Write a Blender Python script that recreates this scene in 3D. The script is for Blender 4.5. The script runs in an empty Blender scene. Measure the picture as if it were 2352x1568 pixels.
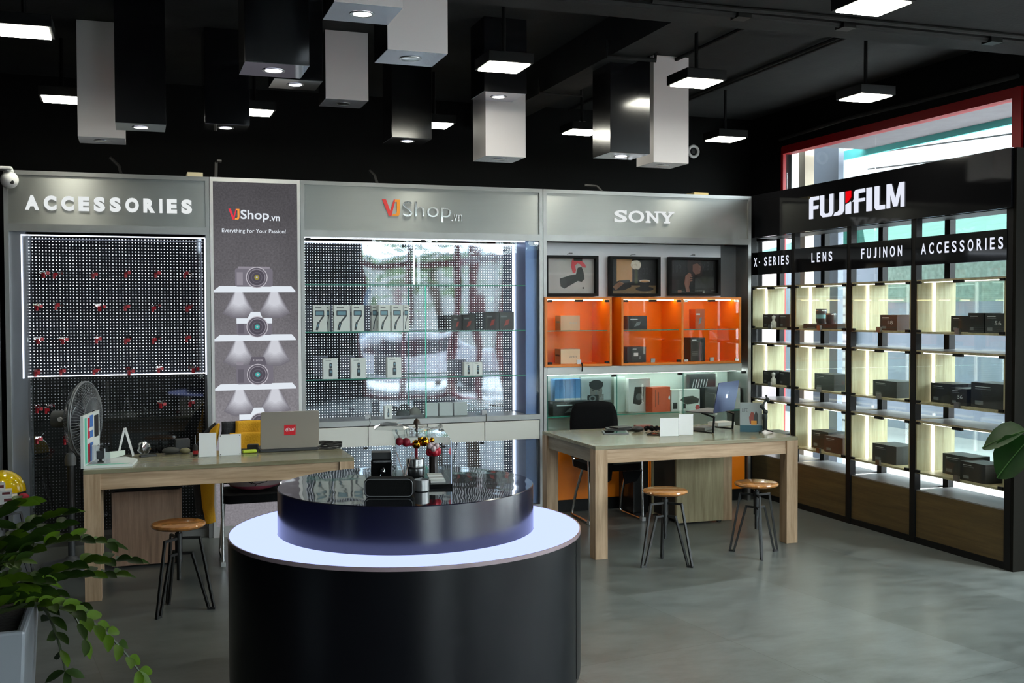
import bpy, bmesh, math, random
from mathutils import Vector, Matrix
PI = math.pi
rnd = random.Random(7)
S = bpy.context.scene
COL = S.collection

# ---------------------------------------------------------------- camera, world, exposure
def look(yaw, pitch, roll):
    f = Vector((-math.sin(yaw) * math.cos(pitch), math.cos(yaw) * math.cos(pitch), math.sin(pitch)))
    r = Vector((math.cos(yaw), math.sin(yaw), 0))
    u = r.cross(f)
    r2 = r * math.cos(roll) + u * math.sin(roll)
    u2 = u * math.cos(roll) - r * math.sin(roll)
    return Matrix((r2, u2, -f)).transposed()
cam_d = bpy.data.cameras.new('camera')
cam = bpy.data.objects.new('camera', cam_d); COL.objects.link(cam)
cam.matrix_world = Matrix.Translation((-5.1822, -8.1401, 1.65)) @ look(-0.3357, -0.0287, -0.0034).to_4x4()
cam_d.sensor_width = 36.0
cam_d.lens = 2490.1 / 2352 * 36
cam_d.clip_start = 0.05
S.camera = cam
S.view_settings.view_transform = 'Standard'
S.view_settings.look = 'None'
S.view_settings.gamma = 1.0
S.view_settings.use_curve_mapping = False
S.view_settings.exposure = 0.0
cy = S.cycles
cy.use_denoising = True
cy.max_bounces = 8; cy.diffuse_bounces = 4; cy.glossy_bounces = 4
cy.transmission_bounces = 6; cy.transparent_max_bounces = 16
cy.caustics_reflective = False; cy.caustics_refractive = False
cy.sample_clamp_indirect = 6.0
w = bpy.data.worlds.new('daylight'); S.world = w; w.use_nodes = True
# hazy sky, brightest around the veiled sun high over the front street
wn = w.node_tree; bg = wn.nodes['Background']
bg.inputs[0].default_value = (0.88, 0.95, 1.0, 1)
g_ = wn.nodes.new('ShaderNodeTexCoord'); dt = wn.nodes.new('ShaderNodeVectorMath'); dt.operation = 'DOT_PRODUCT'
sd_ = Vector((.25, -.85, .42)).normalized(); dt.inputs[1].default_value = sd_
wn.links.new(g_.outputs['Generated'], dt.inputs[0])
mr_ = wn.nodes.new('ShaderNodeMapRange'); mr_.interpolation_type = 'SMOOTHSTEP'
mr_.inputs[1].default_value = .1; mr_.inputs[2].default_value = 1.; mr_.inputs[3].default_value = 2.4; mr_.inputs[4].default_value = 25.
wn.links.new(dt.outputs['Value'], mr_.inputs[0]); wn.links.new(mr_.outputs[0], bg.inputs[1])
sun_d = bpy.data.lights.new('sun', 'SUN'); sun_d.energy = 7.; sun_d.angle = math.radians(6); sun_d.color = (1, .96, .9)
sun = bpy.data.objects.new('sun', sun_d); COL.objects.link(sun)
sun.rotation_euler = Vector((-.25, .6, -.85)).to_track_quat('-Z', 'Y').to_euler()

def portal(name, loc, rot, sx, sy):
    l = bpy.data.lights.new(name, 'AREA'); l.shape = 'RECTANGLE'; l.size = sx; l.size_y = sy
    l.energy = 10; l.cycles.is_portal = True
    o = bpy.data.objects.new(name, l); COL.objects.link(o); o.location = loc; o.rotation_euler = rot
portal('daylight_portal_side', (0.56, -1.0, 1.6), (0, PI / 2, 0), 3.1, 3.1)
portal('daylight_portal_entrance', (0.56, -6.9, 1.5), (0, PI / 2, 0), 3.0, 7.6)
portal('daylight_portal_front', (-0.4, -10.75, 1.5), (PI / 2, 0, 0), 1.8, 3.0)
portal('daylight_portal_left', (-3.3, -10.75, 1.5), (PI / 2, 0, 0), 1.8, 3.0)

# ---------------------------------------------------------------- materials
MATS = {}
def nd(nt, t, **kw):
    n = nt.nodes.new(t)
    for k, v in kw.items():
        if k.startswith('i_'): n.inputs[int(k[2:])].default_value = v
        else: setattr(n, k, v)
    return n
def c4(c): return (c[0], c[1], c[2], 1)
def srgb(r, g, b):
    f = lambda v: (v / 255) / 12.92 if v / 255 <= .04045 else ((v / 255 + .055) / 1.055) ** 2.4
    return (f(r), f(g), f(b))
def mat(name, color, rough=.5, metal=0., spec=.5, coat=0., emit=None, es=1., var=0., vscale=8., bump=0., bscale=60., aniso=0.):
    if name in MATS: return MATS[name]
    m = bpy.data.materials.new(name); m.use_nodes = True; nt = m.node_tree
    b = nt.nodes['Principled BSDF']
    b.inputs['Base Color'].default_value = c4(color); b.inputs['Roughness'].default_value = rough
    b.inputs['Metallic'].default_value = metal; b.inputs['Specular IOR Level'].default_value = spec
    b.inputs['Coat Weight'].default_value = coat
    if aniso: b.inputs['Anisotropic'].default_value = aniso
    if emit is not None:
        b.inputs['Emission Color'].default_value = c4(emit); b.inputs['Emission Strength'].default_value = es
    if var or bump:
        tc = nd(nt, 'ShaderNodeTexCoord')
    if var:
        nz = nd(nt, 'ShaderNodeTexNoise'); nz.inputs['Scale'].default_value = vscale; nz.inputs['Detail'].default_value = 5
        nt.links.new(tc.outputs['Object'], nz.inputs['Vector'])
        mx = nd(nt, 'ShaderNodeMixRGB', blend_type='MULTIPLY'); mx.inputs[0].default_value = 1
        rp = nd(nt, 'ShaderNodeValToRGB')
        rp.color_ramp.elements[0].position = .3; rp.color_ramp.elements[1].position = .7
        rp.color_ramp.elements[0].color = (1 - var, 1 - var, 1 - var, 1); rp.color_ramp.elements[1].color = (1, 1, 1, 1)
        nt.links.new(nz.outputs[0], rp.inputs[0]); nt.links.new(rp.outputs[0], mx.inputs[2])
        mx.inputs[1].default_value = c4(color); nt.links.new(mx.outputs[0], b.inputs['Base Color'])
    if bump:
        n2 = nd(nt, 'ShaderNodeTexNoise'); n2.inputs['Scale'].default_value = bscale; n2.inputs['Detail'].default_value = 3
        nt.links.new(tc.outputs['Object'], n2.inputs['Vector'])
        bp = nd(nt, 'ShaderNodeBump'); bp.inputs['Strength'].default_value = bump; bp.inputs['Distance'].default_value = .01
        nt.links.new(n2.outputs[0], bp.inputs['Height']); nt.links.new(bp.outputs[0], b.inputs['Normal'])
    MATS[name] = m
    return m
def glass(name, tint=(.93, .97, .96), refl=1.0, rough=0.):
    """thin pane: clear sheet with fresnel reflection"""
    if name in MATS: return MATS[name]
    m = bpy.data.materials.new(name); m.use_nodes = True; nt = m.node_tree
    nt.nodes.remove(nt.nodes['Principled BSDF']); out = nt.nodes['Material Output']
    tr = nd(nt, 'ShaderNodeBsdfTransparent'); tr.inputs[0].default_value = c4(tint)
    gl = nd(nt, 'ShaderNodeBsdfGlossy'); gl.inputs['Roughness'].default_value = rough; gl.inputs[0].default_value = (1, 1, 1, 1)
    fr = nd(nt, 'ShaderNodeFresnel'); ge = nd(nt, 'ShaderNodeNewGeometry')
    io = nd(nt, 'ShaderNodeMapRange'); io.inputs[3].default_value = 1.5; io.inputs[4].default_value = 1 / 1.5   # same pane from either side
    nt.links.new(ge.outputs['Backfacing'], io.inputs[0]); nt.links.new(io.outputs[0], fr.inputs[0])
    mt = nd(nt, 'ShaderNodeMath', operation='MULTIPLY'); mt.inputs[1].default_value = refl
    mx = nd(nt, 'ShaderNodeMixShader')
    nt.links.new(fr.outputs[0], mt.inputs[0]); nt.links.new(mt.outputs[0], mx.inputs[0])
    nt.links.new(tr.outputs[0], mx.inputs[1]); nt.links.new(gl.outputs[0], mx.inputs[2]); nt.links.new(mx.outputs[0], out.inputs[0])
    MATS[name] = m
    return m
def wood(name, c1, c2, axis='x', rough=.45, scale=1., coat=0.):
    """streaky laminate, grain along the axis"""
    if name in MATS: return MATS[name]
    m = mat(name, c1, rough, coat=coat); nt = m.node_tree; b = nt.nodes['Principled BSDF']
    tc = nd(nt, 'ShaderNodeTexCoord'); mp = nd(nt, 'ShaderNodeMapping')
    s = [26 * scale] * 3; s['xyz'.index(axis)] = 1.6 * scale
    mp.inputs['Scale'].default_value = s
    nt.links.new(tc.outputs['Object'], mp.inputs['Vector'])
    n1 = nd(nt, 'ShaderNodeTexNoise'); n1.inputs['Scale'].default_value = 1.; n1.inputs['Detail'].default_value = 8; n1.inputs['Roughness'].default_value = .7
    nt.links.new(mp.outputs[0], n1.inputs['Vector'])
    rp = nd(nt, 'ShaderNodeValToRGB'); rp.color_ramp.elements[0].position = .36; rp.color_ramp.elements[1].position = .66
    rp.color_ramp.elements[0].color = c4(c2); rp.color_ramp.elements[1].color = c4(c1)
    nt.links.new(n1.outputs[0], rp.inputs[0]); nt.links.new(rp.outputs[0], b.inputs['Base Color'])
    return m
def dotted(name, base, mirror, dot_s, pitch=.0215, r=.2, wave=0., wscale=1.6):
    """perforated LED sheet: lit dots on a reflecting dark sheet (panel lies in its own x-z plane)"""
    if name in MATS: return MATS[name]
    m = bpy.data.materials.new(name); m.use_nodes = True; nt = m.node_tree
    b = nt.nodes['Principled BSDF']; out = nt.nodes['Material Output']
    b.inputs['Base Color'].default_value = c4(base); b.inputs['Roughness'].default_value = .03
    b.inputs['Metallic'].default_value = mirror
    tc = nd(nt, 'ShaderNodeTexCoord')
    mp = nd(nt, 'ShaderNodeMapping'); mp.inputs['Scale'].default_value = (1 / pitch, 1 / pitch, 1 / pitch)
    nt.links.new(tc.outputs['Object'], mp.inputs['Vector'])
    sep = nd(nt, 'ShaderNodeSeparateXYZ'); nt.links.new(mp.outputs[0], sep.inputs[0])
    ds = []; cells = []
    for k in (0, 2):
        f = nd(nt, 'ShaderNodeMath', operation='FRACT'); nt.links.new(sep.outputs[k], f.inputs[0])
        s = nd(nt, 'ShaderNodeMath', operation='SUBTRACT'); nt.links.new(f.outputs[0], s.inputs[0]); s.inputs[1].default_value = .5
        p = nd(nt, 'ShaderNodeMath', operation='MULTIPLY'); nt.links.new(s.outputs[0], p.inputs[0]); nt.links.new(s.outputs[0], p.inputs[1])
        ds.append(p)
        fl = nd(nt, 'ShaderNodeMath', operation='FLOOR'); nt.links.new(sep.outputs[k], fl.inputs[0]); cells.append(fl)
    ad = nd(nt, 'ShaderNodeMath', operation='ADD'); nt.links.new(ds[0].outputs[0], ad.inputs[0]); nt.links.new(ds[1].outputs[0], ad.inputs[1])
    # some lamps shine harder than others, in soft rows
    cb = nd(nt, 'ShaderNodeCombineXYZ'); nt.links.new(cells[0].outputs[0], cb.inputs[0]); nt.links.new(cells[1].outputs[0], cb.inputs[1])
    wn = nd(nt, 'ShaderNodeTexNoise'); wn.inputs['Scale'].default_value = .9; wn.inputs['Detail'].default_value = 1
    nt.links.new(cb.outputs[0], wn.inputs['Vector'])
    rr = nd(nt, 'ShaderNodeMapRange'); rr.inputs[1].default_value = .3; rr.inputs[2].default_value = .7
    rr.inputs[3].default_value = (r * .8) ** 2; rr.inputs[4].default_value = (r * 1.25) ** 2
    nt.links.new(wn.outputs[0], rr.inputs[0])
    lt = nd(nt, 'ShaderNodeMath', operation='LESS_THAN'); nt.links.new(ad.outputs[0], lt.inputs[0]); nt.links.new(rr.outputs[0], lt.inputs[1])
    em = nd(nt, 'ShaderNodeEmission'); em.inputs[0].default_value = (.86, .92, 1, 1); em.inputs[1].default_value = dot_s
    mx = nd(nt, 'ShaderNodeMixShader')
    nt.links.new(lt.outputs[0], mx.inputs[0]); nt.links.new(b.outputs[0], mx.inputs[1]); nt.links.new(em.outputs[0], mx.inputs[2])
    nt.links.new(mx.outputs[0], out.inputs[0])
    if wave:
        wm = nd(nt, 'ShaderNodeMapping'); wm.inputs['Scale'].default_value = (1.5, 1, .8)
        nt.links.new(tc.outputs['Object'], wm.inputs['Vector'])
        nz = nd(nt, 'ShaderNodeTexNoise'); nz.inputs['Scale'].default_value = wscale; nz.inputs['Detail'].default_value = 1.5
        nt.links.new(wm.outputs[0], nz.inputs['Vector'])
        bp = nd(nt, 'ShaderNodeBump'); bp.inputs['Strength'].default_value = 1; bp.inputs['Distance'].default_value = wave
        nt.links.new(nz.outputs[0], bp.inputs['Height']); nt.links.new(bp.outputs[0], b.inputs['Normal'])
    MATS[name] = m
    return m
def brushed(name, color, rough, along='z', scale=300, metal=1., aniso=0.):
    """brushed metal sheet: fine streaks along one axis"""
    if name in MATS: return MATS[name]
    m = mat(name, color, rough, metal=metal); nt = m.node_tree; b = nt.nodes['Principled BSDF']
    if aniso: b.inputs['Anisotropic'].default_value = aniso; b.inputs['Anisotropic Rotation'].default_value = .25
    tc = nd(nt, 'ShaderNodeTexCoord'); mp = nd(nt, 'ShaderNodeMapping')
    s = [scale] * 3; s['xyz'.index(along)] = 2.
    mp.inputs['Scale'].default_value = s; nt.links.new(tc.outputs['Object'], mp.inputs['Vector'])
    n1 = nd(nt, 'ShaderNodeTexNoise'); n1.inputs['Scale'].default_value = 1; n1.inputs['Detail'].default_value = 2
    nt.links.new(mp.outputs[0], n1.inputs['Vector'])
    rp = nd(nt, 'ShaderNodeMapRange'); rp.inputs[3].default_value = rough - .06; rp.inputs[4].default_value = rough + .08
    nt.links.new(n1.outputs[0], rp.inputs[0]); nt.links.new(rp.outputs[0], b.inputs['Roughness'])
    bp = nd(nt, 'ShaderNodeBump'); bp.inputs['Strength'].default_value = .12; bp.inputs['Distance'].default_value = .002
    nt.links.new(n1.outputs[0], bp.inputs['Height']); nt.links.new(bp.outputs[0], b.inputs['Normal'])
    return m
def emis(name, color, s):
    if name in MATS: return MATS[name]
    m = bpy.data.materials.new(name); m.use_nodes = True; nt = m.node_tree
    nt.nodes.remove(nt.nodes['Principled BSDF'])
    e = nd(nt, 'ShaderNodeEmission'); e.inputs[0].default_value = c4(color); e.inputs[1].default_value = s
    nt.links.new(e.outputs[0], nt.nodes['Material Output'].inputs[0])
    MATS[name] = m
    return m

# ---------------------------------------------------------------- mesh helpers
class MB:
    def __init__(s): s.v = []; s.f = []; s.m = []
    def add(s, vs, fs, m=0):
        o = len(s.v); s.v += [tuple(v) for v in vs]; s.f += [tuple(i + o for i in f) for f in fs]; s.m += [m] * len(fs); return s
    def box(s, x0, x1, y0, y1, z0, z1, m=0):
        v = [(x, y, z) for z in (z0, z1) for y in (y0, y1) for x in (x0, x1)]
        return s.add(v, [(0, 2, 3, 1), (4, 5, 7, 6), (0, 1, 5, 4), (2, 6, 7, 3), (0, 4, 6, 2), (1, 3, 7, 5)], m)
    def obox(s, c, size, rz=0, rx=0, ry=0, m=0):
        M = Matrix.Translation(c) @ Matrix.Rotation(rz, 4, 'Z') @ Matrix.Rotation(rx, 4, 'X') @ Matrix.Rotation(ry, 4, 'Y')
        a, b, d = size[0] / 2, size[1] / 2, size[2] / 2
        v = [M @ Vector((x, y, z)) for z in (-d, d) for y in (-b, b) for x in (-a, a)]
        return s.add(v, [(0, 2, 3, 1), (4, 5, 7, 6), (0, 1, 5, 4), (2, 6, 7, 3), (0, 4, 6, 2), (1, 3, 7, 5)], m)
    def bar(s, a, b, w, h=None, m=0, up=(0, 0, 1)):
        """square bar from a to b"""
        a, b = Vector(a), Vector(b); d = (b - a).normalized(); u = Vector(up)
        if abs(d.dot(u)) > .95: u = Vector((1, 0, 0))
        r = d.cross(u).normalized(); u = r.cross(d); h = h or w
        v = [p + r * i * w / 2 + u * j * h / 2 for p in (a, b) for i, j in ((-1, -1), (1, -1), (1, 1), (-1, 1))]
        return s.add(v, [(3, 2, 1, 0), (4, 5, 6, 7), (0, 1, 5, 4), (1, 2, 6, 5), (2, 3, 7, 6), (3, 0, 4, 7)], m)
    def tube(s, pts, r, n=8, m=0, closed=False):
        P = [Vector(p) for p in pts]; rings = []; L = len(P); ref = None
        for i, p in enumerate(P):
            if closed: d = P[(i + 1) % L] - P[i - 1]
            else: d = P[min(i + 1, L - 1)] - P[max(i - 1, 0)]
            d.normalize()
            if ref is None: ref = Vector((0, 0, 1)) if abs(d.z) < .9 else Vector((1, 0, 0))
            a = d.cross(ref).normalized(); b = a.cross(d); ref = b
            rr = r[i] if isinstance(r, (list, tuple)) else r
            rings.append([p + (a * math.cos(t) + b * math.sin(t)) * rr for t in (2 * PI * k / n for k in range(n))])
        v = [q for g in rings for q in g]; f = []
        for i in range(L if closed else L - 1):
            j = (i + 1) % L
            for k in range(n): f.append((i * n + k, i * n + (k + 1) % n, j * n + (k + 1) % n, j * n + k))
        if not closed: f += [tuple(range(n))[::-1], tuple((L - 1) * n + k for k in range(n))]
        return s.add(v, f, m)
    def lathe(s, prof, c=(0, 0, 0), n=32, m=0, caps=True):
        v = []; f = []
        for r, z in prof:
            v += [(c[0] + r * math.cos(2 * PI * k / n), c[1] + r * math.sin(2 * PI * k / n), c[2] + z) for k in range(n)]
        for i in range(len(prof) - 1):
            for k in range(n): f.append((i * n + k, i * n + (k + 1) % n, (i + 1) * n + (k + 1) % n, (i + 1) * n + k))
        if caps:
            f.append(tuple(range(n))[::-1]); f.append(tuple((len(prof) - 1) * n + k for k in range(n)))
        return s.add(v, f, m)
    def prism(s, pts, fn, d0, d1, m=0):
        """outline pts (u,v) extruded between d0 and d1; fn(u,v,d)->xyz"""
        n = len(pts); v = [fn(u, w_, d0) for u, w_ in pts] + [fn(u, w_, d1) for u, w_ in pts]
        f = [tuple(range(n)), tuple(range(2 * n - 1, n - 1, -1))]
        f += [(i, i + n, (i + 1) % n + n, (i + 1) % n) for i in range(n)]
        return s.add(v, f, m)
    def flat(s, pts, fn, d, m=0):
        return s.add([fn(u, w_, d) for u, w_ in pts], [tuple(range(len(pts)))], m)
    def ball(s, c, r, n=12, m=0, sq=(1, 1, 1), z0=-1.0):
        prof = []
        k = max(6, n // 2)
        for i in range(k + 1):
            t = -PI / 2 + PI * i / k
            z = math.sin(t)
            if z < z0: continue
            prof.append((max(math.cos(t), .001), z))
        v = []; f = []
        for a, z in prof: v += [(c[0] + r * sq[0] * a * math.cos(2 * PI * j / n), c[1] + r * sq[1] * a * math.sin(2 * PI * j / n), c[2] + r * sq[2] * z) for j in range(n)]
        for i in range(len(prof) - 1):
            for j in range(n): f.append((i * n + j, i * n + (j + 1) % n, (i + 1) * n + (j + 1) % n, (i + 1) * n + j))
        f.append(tuple(range(n))[::-1]); f.append(tuple((len(prof) - 1) * n + j for j in range(n)))
        return s.add(v, f, m)
    def build(s, name, mats, parent=None, smooth=False, bevel=0., base=None, label=None):
        if not isinstance(mats, (list, tuple)): mats = [mats]
        v = [Vector(p) for p in s.v]
        off = Vector((0, 0, 0))
        if parent is None:
            if base is None:
                lo = [min(p[i] for p in v) for i in range(3)]; hi = [max(p[i] for p in v) for i in range(3)]
                base = ((lo[0] + hi[0]) / 2, (lo[1] + hi[1]) / 2, lo[2])
            off = Vector(base)
        else:
            q = parent
            while q is not None: off = off + q.location; q = q.parent
        me = bpy.data.meshes.new(name)
        me.from_pydata([tuple(p - off) for p in v], [], s.f)
        for mm in mats: me.materials.append(mm)
        me.polygons.foreach_set('material_index', s.m)
        bm = bmesh.new(); bm.from_mesh(me); bmesh.ops.recalc_face_normals(bm, faces=bm.faces); bm.to_mesh(me); bm.free()
        if smooth:
            me.polygons.foreach_set('use_smooth', [True] * len(me.polygons))
        me.update()
        o = bpy.data.objects.new(name, me); COL.objects.link(o)
        if parent is None: o.location = off
        else: o.parent = parent
        if smooth:
            e = o.modifiers.new('split', 'EDGE_SPLIT'); e.split_angle = math.radians(40)
        if bevel:
            b = o.modifiers.new('edge', 'BEVEL'); b.width = bevel; b.segments = 2; b.limit_method = 'ANGLE'
        if label: o['label'] = label
        return o
def tag(o, label=None, cat=None, group=None, kind=None):
    if label: o['label'] = label
    if cat: o['category'] = cat
    if group: o['group'] = group
    if kind: o['kind'] = kind
    return o
def thing(name, label, cat, loc=(0, 0, 0), group=None):
    o = bpy.data.objects.new(name, None); COL.objects.link(o); o.location = loc; o.empty_display_size = .1
    return tag(o, label, cat, group)
def struct(name, mb, m, **k):
    o = mb.build(name, m, **k)
    if k.get('parent') is None: o['kind'] = 'structure'
    return o
def dup(root, loc, rz=0, label=None):
    r = root.copy(); COL.objects.link(r); r.location = loc; r.rotation_euler = (0, 0, rz)
    if label: r['label'] = label
    for ch in list(root.children):
        c = ch.copy(); COL.objects.link(c); c.parent = r
        for g in list(ch.children):
            d = g.copy(); COL.objects.link(d); d.parent = c
    return r
XZ = lambda y: (lambda u, v, d: (u, y - d, v))          # wall facing -y
YZ = lambda x: (lambda u, v, d: (x - d, u, v))          # wall facing -x, u is y
XY = lambda z: (lambda u, v, d: (u, v, z + d))
def ell(cx, cz, rx, rz=None, n=24, a0=0, a1=2 * PI):
    rz = rz or rx
    full = abs(a1 - a0 - 2 * PI) < 1e-6
    k = n if full else n + 1
    return [(cx + rx * math.cos(a0 + (a1 - a0) * i / n), cz + rz * math.sin(a0 + (a1 - a0) * i / n)) for i in range(k)]
def rect(a, b, c, d): return [(a, c), (b, c), (b, d), (a, d)]
def rrect(a, b, c, d, r, n=4):
    o = []
    for cx, cz, t in ((b - r, d - r, 0), (a + r, d - r, PI / 2), (a + r, c + r, PI), (b - r, c + r, 1.5 * PI)):
        o += [(cx + r * math.cos(t + PI / 2 * i / n), cz + r * math.sin(t + PI / 2 * i / n)) for i in range(n + 1)]
    return o
def text_mesh(txt, bold=.0, spacing=1., extr=0.):
    cu = bpy.data.curves.new('t', 'FONT'); cu.body = txt; cu.offset = bold; cu.space_character = spacing; cu.extrude = extr
    cu.resolution_u = 4
    o = bpy.data.objects.new('t', cu); COL.objects.link(o)
    dg = bpy.context.evaluated_depsgraph_get()
    me = bpy.data.meshes.new_from_object(o.evaluated_get(dg))
    bpy.data.objects.remove(o); bpy.data.curves.remove(cu)
    vs = [tuple(v.co) for v in me.vertices]; fs = [tuple(p.vertices) for p in me.polygons]
    bpy.data.meshes.remove(me)
    return vs, fs
def put_text(mb, txt, u0, u1, v0, v1, fn, d, m=0, bold=.0, spacing=1., thick=.0, keep=False):
    """fit txt into the rectangle u0..u1, v0..v1 of a surface"""
    vs, fs = text_mesh(txt, bold, spacing, .5 if thick else 0.)
    xs = [v[0] for v in vs]; ys = [v[1] for v in vs]
    a, b, c, e = min(xs), max(xs), min(ys), max(ys)
    out = []
    for x, y, z in vs:
        out.append(fn(u0 + (x - a) / (b - a) * (u1 - u0), v0 + (y - c) / (e - c) * (v1 - v0), d + (z + .5) * thick if thick else d))
    return mb.add(out, fs, m)

GW = dict(A=.72, C=.66, E=.56, S=.6, O=.73, R=.64, I=.16, N=.6, L=.52, F=.52, U=.6, J=.46, X=.66)
GW['-'] = .22; GW[' '] = .12
def sign_text(mb, txt, u0, u1, v0, v1, fn, d, m=0, bold=.02, gap=.3, thick=0.):
    """bold capitals set one by one with wide letter spacing between u0 and u1"""
    tot = sum(GW[c] for c in txt) + gap * (len(txt) - 1); k = (u1 - u0) / tot; x = u0
    for c in txt:
        w1 = GW[c] * k
        if c == '-': mb.prism(rect(x, x + w1, v0 + (v1 - v0) * .4, v0 + (v1 - v0) * .54), fn, d, d + max(thick, .0005), m)
        elif c != ' ':
            o = .012 * (v1 - v0) if c in 'COSU' else 0
            put_text(mb, c, x, x + w1, v0 - o, v1 + (o if c != 'U' else 0), fn, d, m, bold=bold, thick=thick)
        x += w1 + gap * k
    return mb
# ---------------------------------------------------------------- the room
black_paint = mat('black_paint', (.0032, .0034, .0034), .7, spec=.12, var=.3, vscale=3)
dark_paint = mat('dark_grey_paint', (.026, .0262, .0256), .75, spec=.15, var=.25, vscale=5, bump=.15, bscale=40)
alu = mat('aluminium', srgb(150, 150, 148), .38, metal=.9, var=.12, vscale=9)
steel = mat('steel', srgb(190, 190, 190), .25, metal=1.)
chrome = mat('chrome', (.8, .8, .8), .08, metal=1.)
blackmetal = mat('black_metal', (.006, .006, .006), .45, spec=.2)
blackplastic = mat('black_plastic', (.01, .01, .01), .45)
whiteplastic = mat('white_plastic', (.75, .75, .73), .4)
redframe = mat('red_frame', srgb(150, 2, 14), .45)
pane = glass('window_glass', (.9, .94, .94))
clear = glass('clear_glass', (.97, .985, .98), .35)
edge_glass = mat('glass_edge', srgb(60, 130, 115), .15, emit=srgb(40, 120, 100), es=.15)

def floor_material():
    m = mat('grey_vinyl_tiles', (.1, .1, .1), .3); nt = m.node_tree; b = nt.nodes['Principled BSDF']
    b.inputs['Specular IOR Level'].default_value = .5
    tc = nd(nt, 'ShaderNodeTexCoord'); mp = nd(nt, 'ShaderNodeMapping')
    mp.inputs['Rotation'].default_value = (0, 0, math.radians(82)); mp.inputs['Location'].default_value = (.35, .13, 0)
    nt.links.new(tc.outputs['Object'], mp.inputs['Vector'])
    br = nd(nt, 'ShaderNodeTexBrick'); br.inputs['Scale'].default_value = 1
    br.inputs['Brick Width'].default_value = 1.9; br.inputs['Row Height'].default_value = .95; br.inputs['Mortar Size'].default_value = .0022
    br.inputs['Color1'].default_value = (.142, .153, .15, 1); br.inputs['Color2'].default_value = (.09, .096, .091, 1); br.inputs['Mortar'].default_value = (.08, .082, .078, 1)
    nt.links.new(mp.outputs[0], br.inputs['Vector'])
    n1 = nd(nt, 'ShaderNodeTexNoise'); n1.inputs['Scale'].default_value = 4.5; n1.inputs['Detail'].default_value = 12; n1.inputs['Roughness'].default_value = .72
    mp2 = nd(nt, 'ShaderNodeMapping'); mp2.inputs['Scale'].default_value = (1, 2.3, 1); nt.links.new(tc.outputs['Object'], mp2.inputs['Vector'])
    nt.links.new(mp2.outputs[0], n1.inputs['Vector'])
    rp = nd(nt, 'ShaderNodeValToRGB'); rp.color_ramp.elements[0].position = .3; rp.color_ramp.elements[1].position = .72
    rp.color_ramp.elements[0].color = (.55, .55, .53, 1); rp.color_ramp.elements[1].color = (1.2, 1.22, 1.2, 1)
    nt.links.new(n1.outputs[0], rp.inputs[0])
    mx = nd(nt, 'ShaderNodeMixRGB', blend_type='MULTIPLY'); mx.inputs[0].default_value = 1
    nt.links.new(br.outputs[0], mx.inputs[1]); nt.links.new(rp.outputs[0], mx.inputs[2]); nt.links.new(mx.outputs[0], b.inputs['Base Color'])
    mr = nd(nt, 'ShaderNodeMapRange'); mr.inputs[3].default_value = .22; mr.inputs[4].default_value = .42
    nt.links.new(n1.outputs[0], mr.inputs[0]); nt.links.new(mr.outputs[0], b.inputs['Roughness'])
    return m
struct('floor', MB().box(-6.6, .55, -10.75, 1.1, -.12, 0), floor_material())
struct('ceiling', MB().box(-6.6, .55, -10.75, 1.1, 3.46, 3.58), dark_paint)
struct('wall_back', MB().box(-6.6, .55, .95, 1.08, 0, 3.46), black_paint)
struct('wall_left', MB().box(-6.6, -6.5, -10.6, .95, 0, 3.46), black_paint)
# side wall with the big red-framed window and, nearer, the glazed entrance
w_ = MB()
w_.box(.42, .54, .45, .95, 2.3, 3.46); w_.box(.42, .54, -2.42, .45, 3.13, 3.46); w_.box(.42, .54, -2.42, .45, 0, .1)
w_.box(.42, .54, -3.1, -2.42, 0, 3.46); w_.box(.42, .54, -10.6, -3.1, 3.3, 3.46)
struct('wall_right', w_, black_paint)
w_ = MB(); w_.box(-6.5, -4.2, -10.72, -10.6, 0, 3.46); w_.box(-4.2, -2.4, -10.72, -10.6, 3.3, 3.46); w_.box(-2.4, -1.3, -10.72, -10.6, 0, 3.46); w_.box(-1.3, .42, -10.72, -10.6, 3.3, 3.46)
struct('wall_front', w_, black_paint)
def window(name, fr, panes, fm):
    o = fr.build(name, fm); o['kind'] = 'structure'
    panes.build('pane', pane, o)
f = MB()
f.box(.425, .46, .415, .45, .1, 3.13); f.box(.4, .5, -2.42, -2.34, .1, 3.13); f.box(.4, .5, -2.34, .39, 3.06, 3.13); f.box(.4, .5, -2.34, .39, .1, .18)
window('window_1', f, MB().box(.45, .456, -2.34, -.86, .18, 3.06).box(.45, .456, -.852, .39, .18, 3.06), redframe)
o = MB().box(.43, .47, .9, .95, 0, 2.3).box(.43, .47, .45, .9, 0, .06).build('window_5', blackmetal); o['kind'] = 'structure'
MB().box(.45, .456, .45, .9, .06, 2.3).build('pane', pane, o)
darkred = mat('dark_red_frame', srgb(120, 12, 34), .4)
f = MB()
for y in (-3.1, -4.6, -6.1, -7.6, -9.1, -10.6): f.box(.42, .54, y - .05 if y > -10.5 else y, y + .05 if y < -3.2 else y, 0, 3.3)
f.box(.43, .53, -10.6, -3.1, 2.42, 2.54); f.box(.43, .53, -10.6, -3.1, 3.22, 3.3); f.box(.43, .53, -10.6, -3.1, 0, .08)
p = MB()
for y in (-3.15, -4.65, -6.15, -7.65, -9.15): p.box(.475, .483, y - 1.4, y, .08, 3.22)
window('window_2', f, p, darkred)
f = MB()
for x in (-1.3, -.47, .34): f.box(x, x + .08, -10.71, -10.61, 0, 3.3)
f.box(-1.3, .42, -10.7, -10.62, 2.42, 2.54); f.box(-1.3, .42, -10.7, -10.62, 3.22, 3.3); f.box(-1.3, .42, -10.7, -10.62, 0, .08)
window('window_3', f, MB().box(-1.22, -.47, -10.67, -10.66, .08, 3.22).box(-.39, .34, -10.67, -10.66, .08, 3.22), darkred)
f = MB()
for x in (-4.2, -2.48): f.box(x, x + .08, -10.71, -10.61, 0, 3.3)
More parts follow.
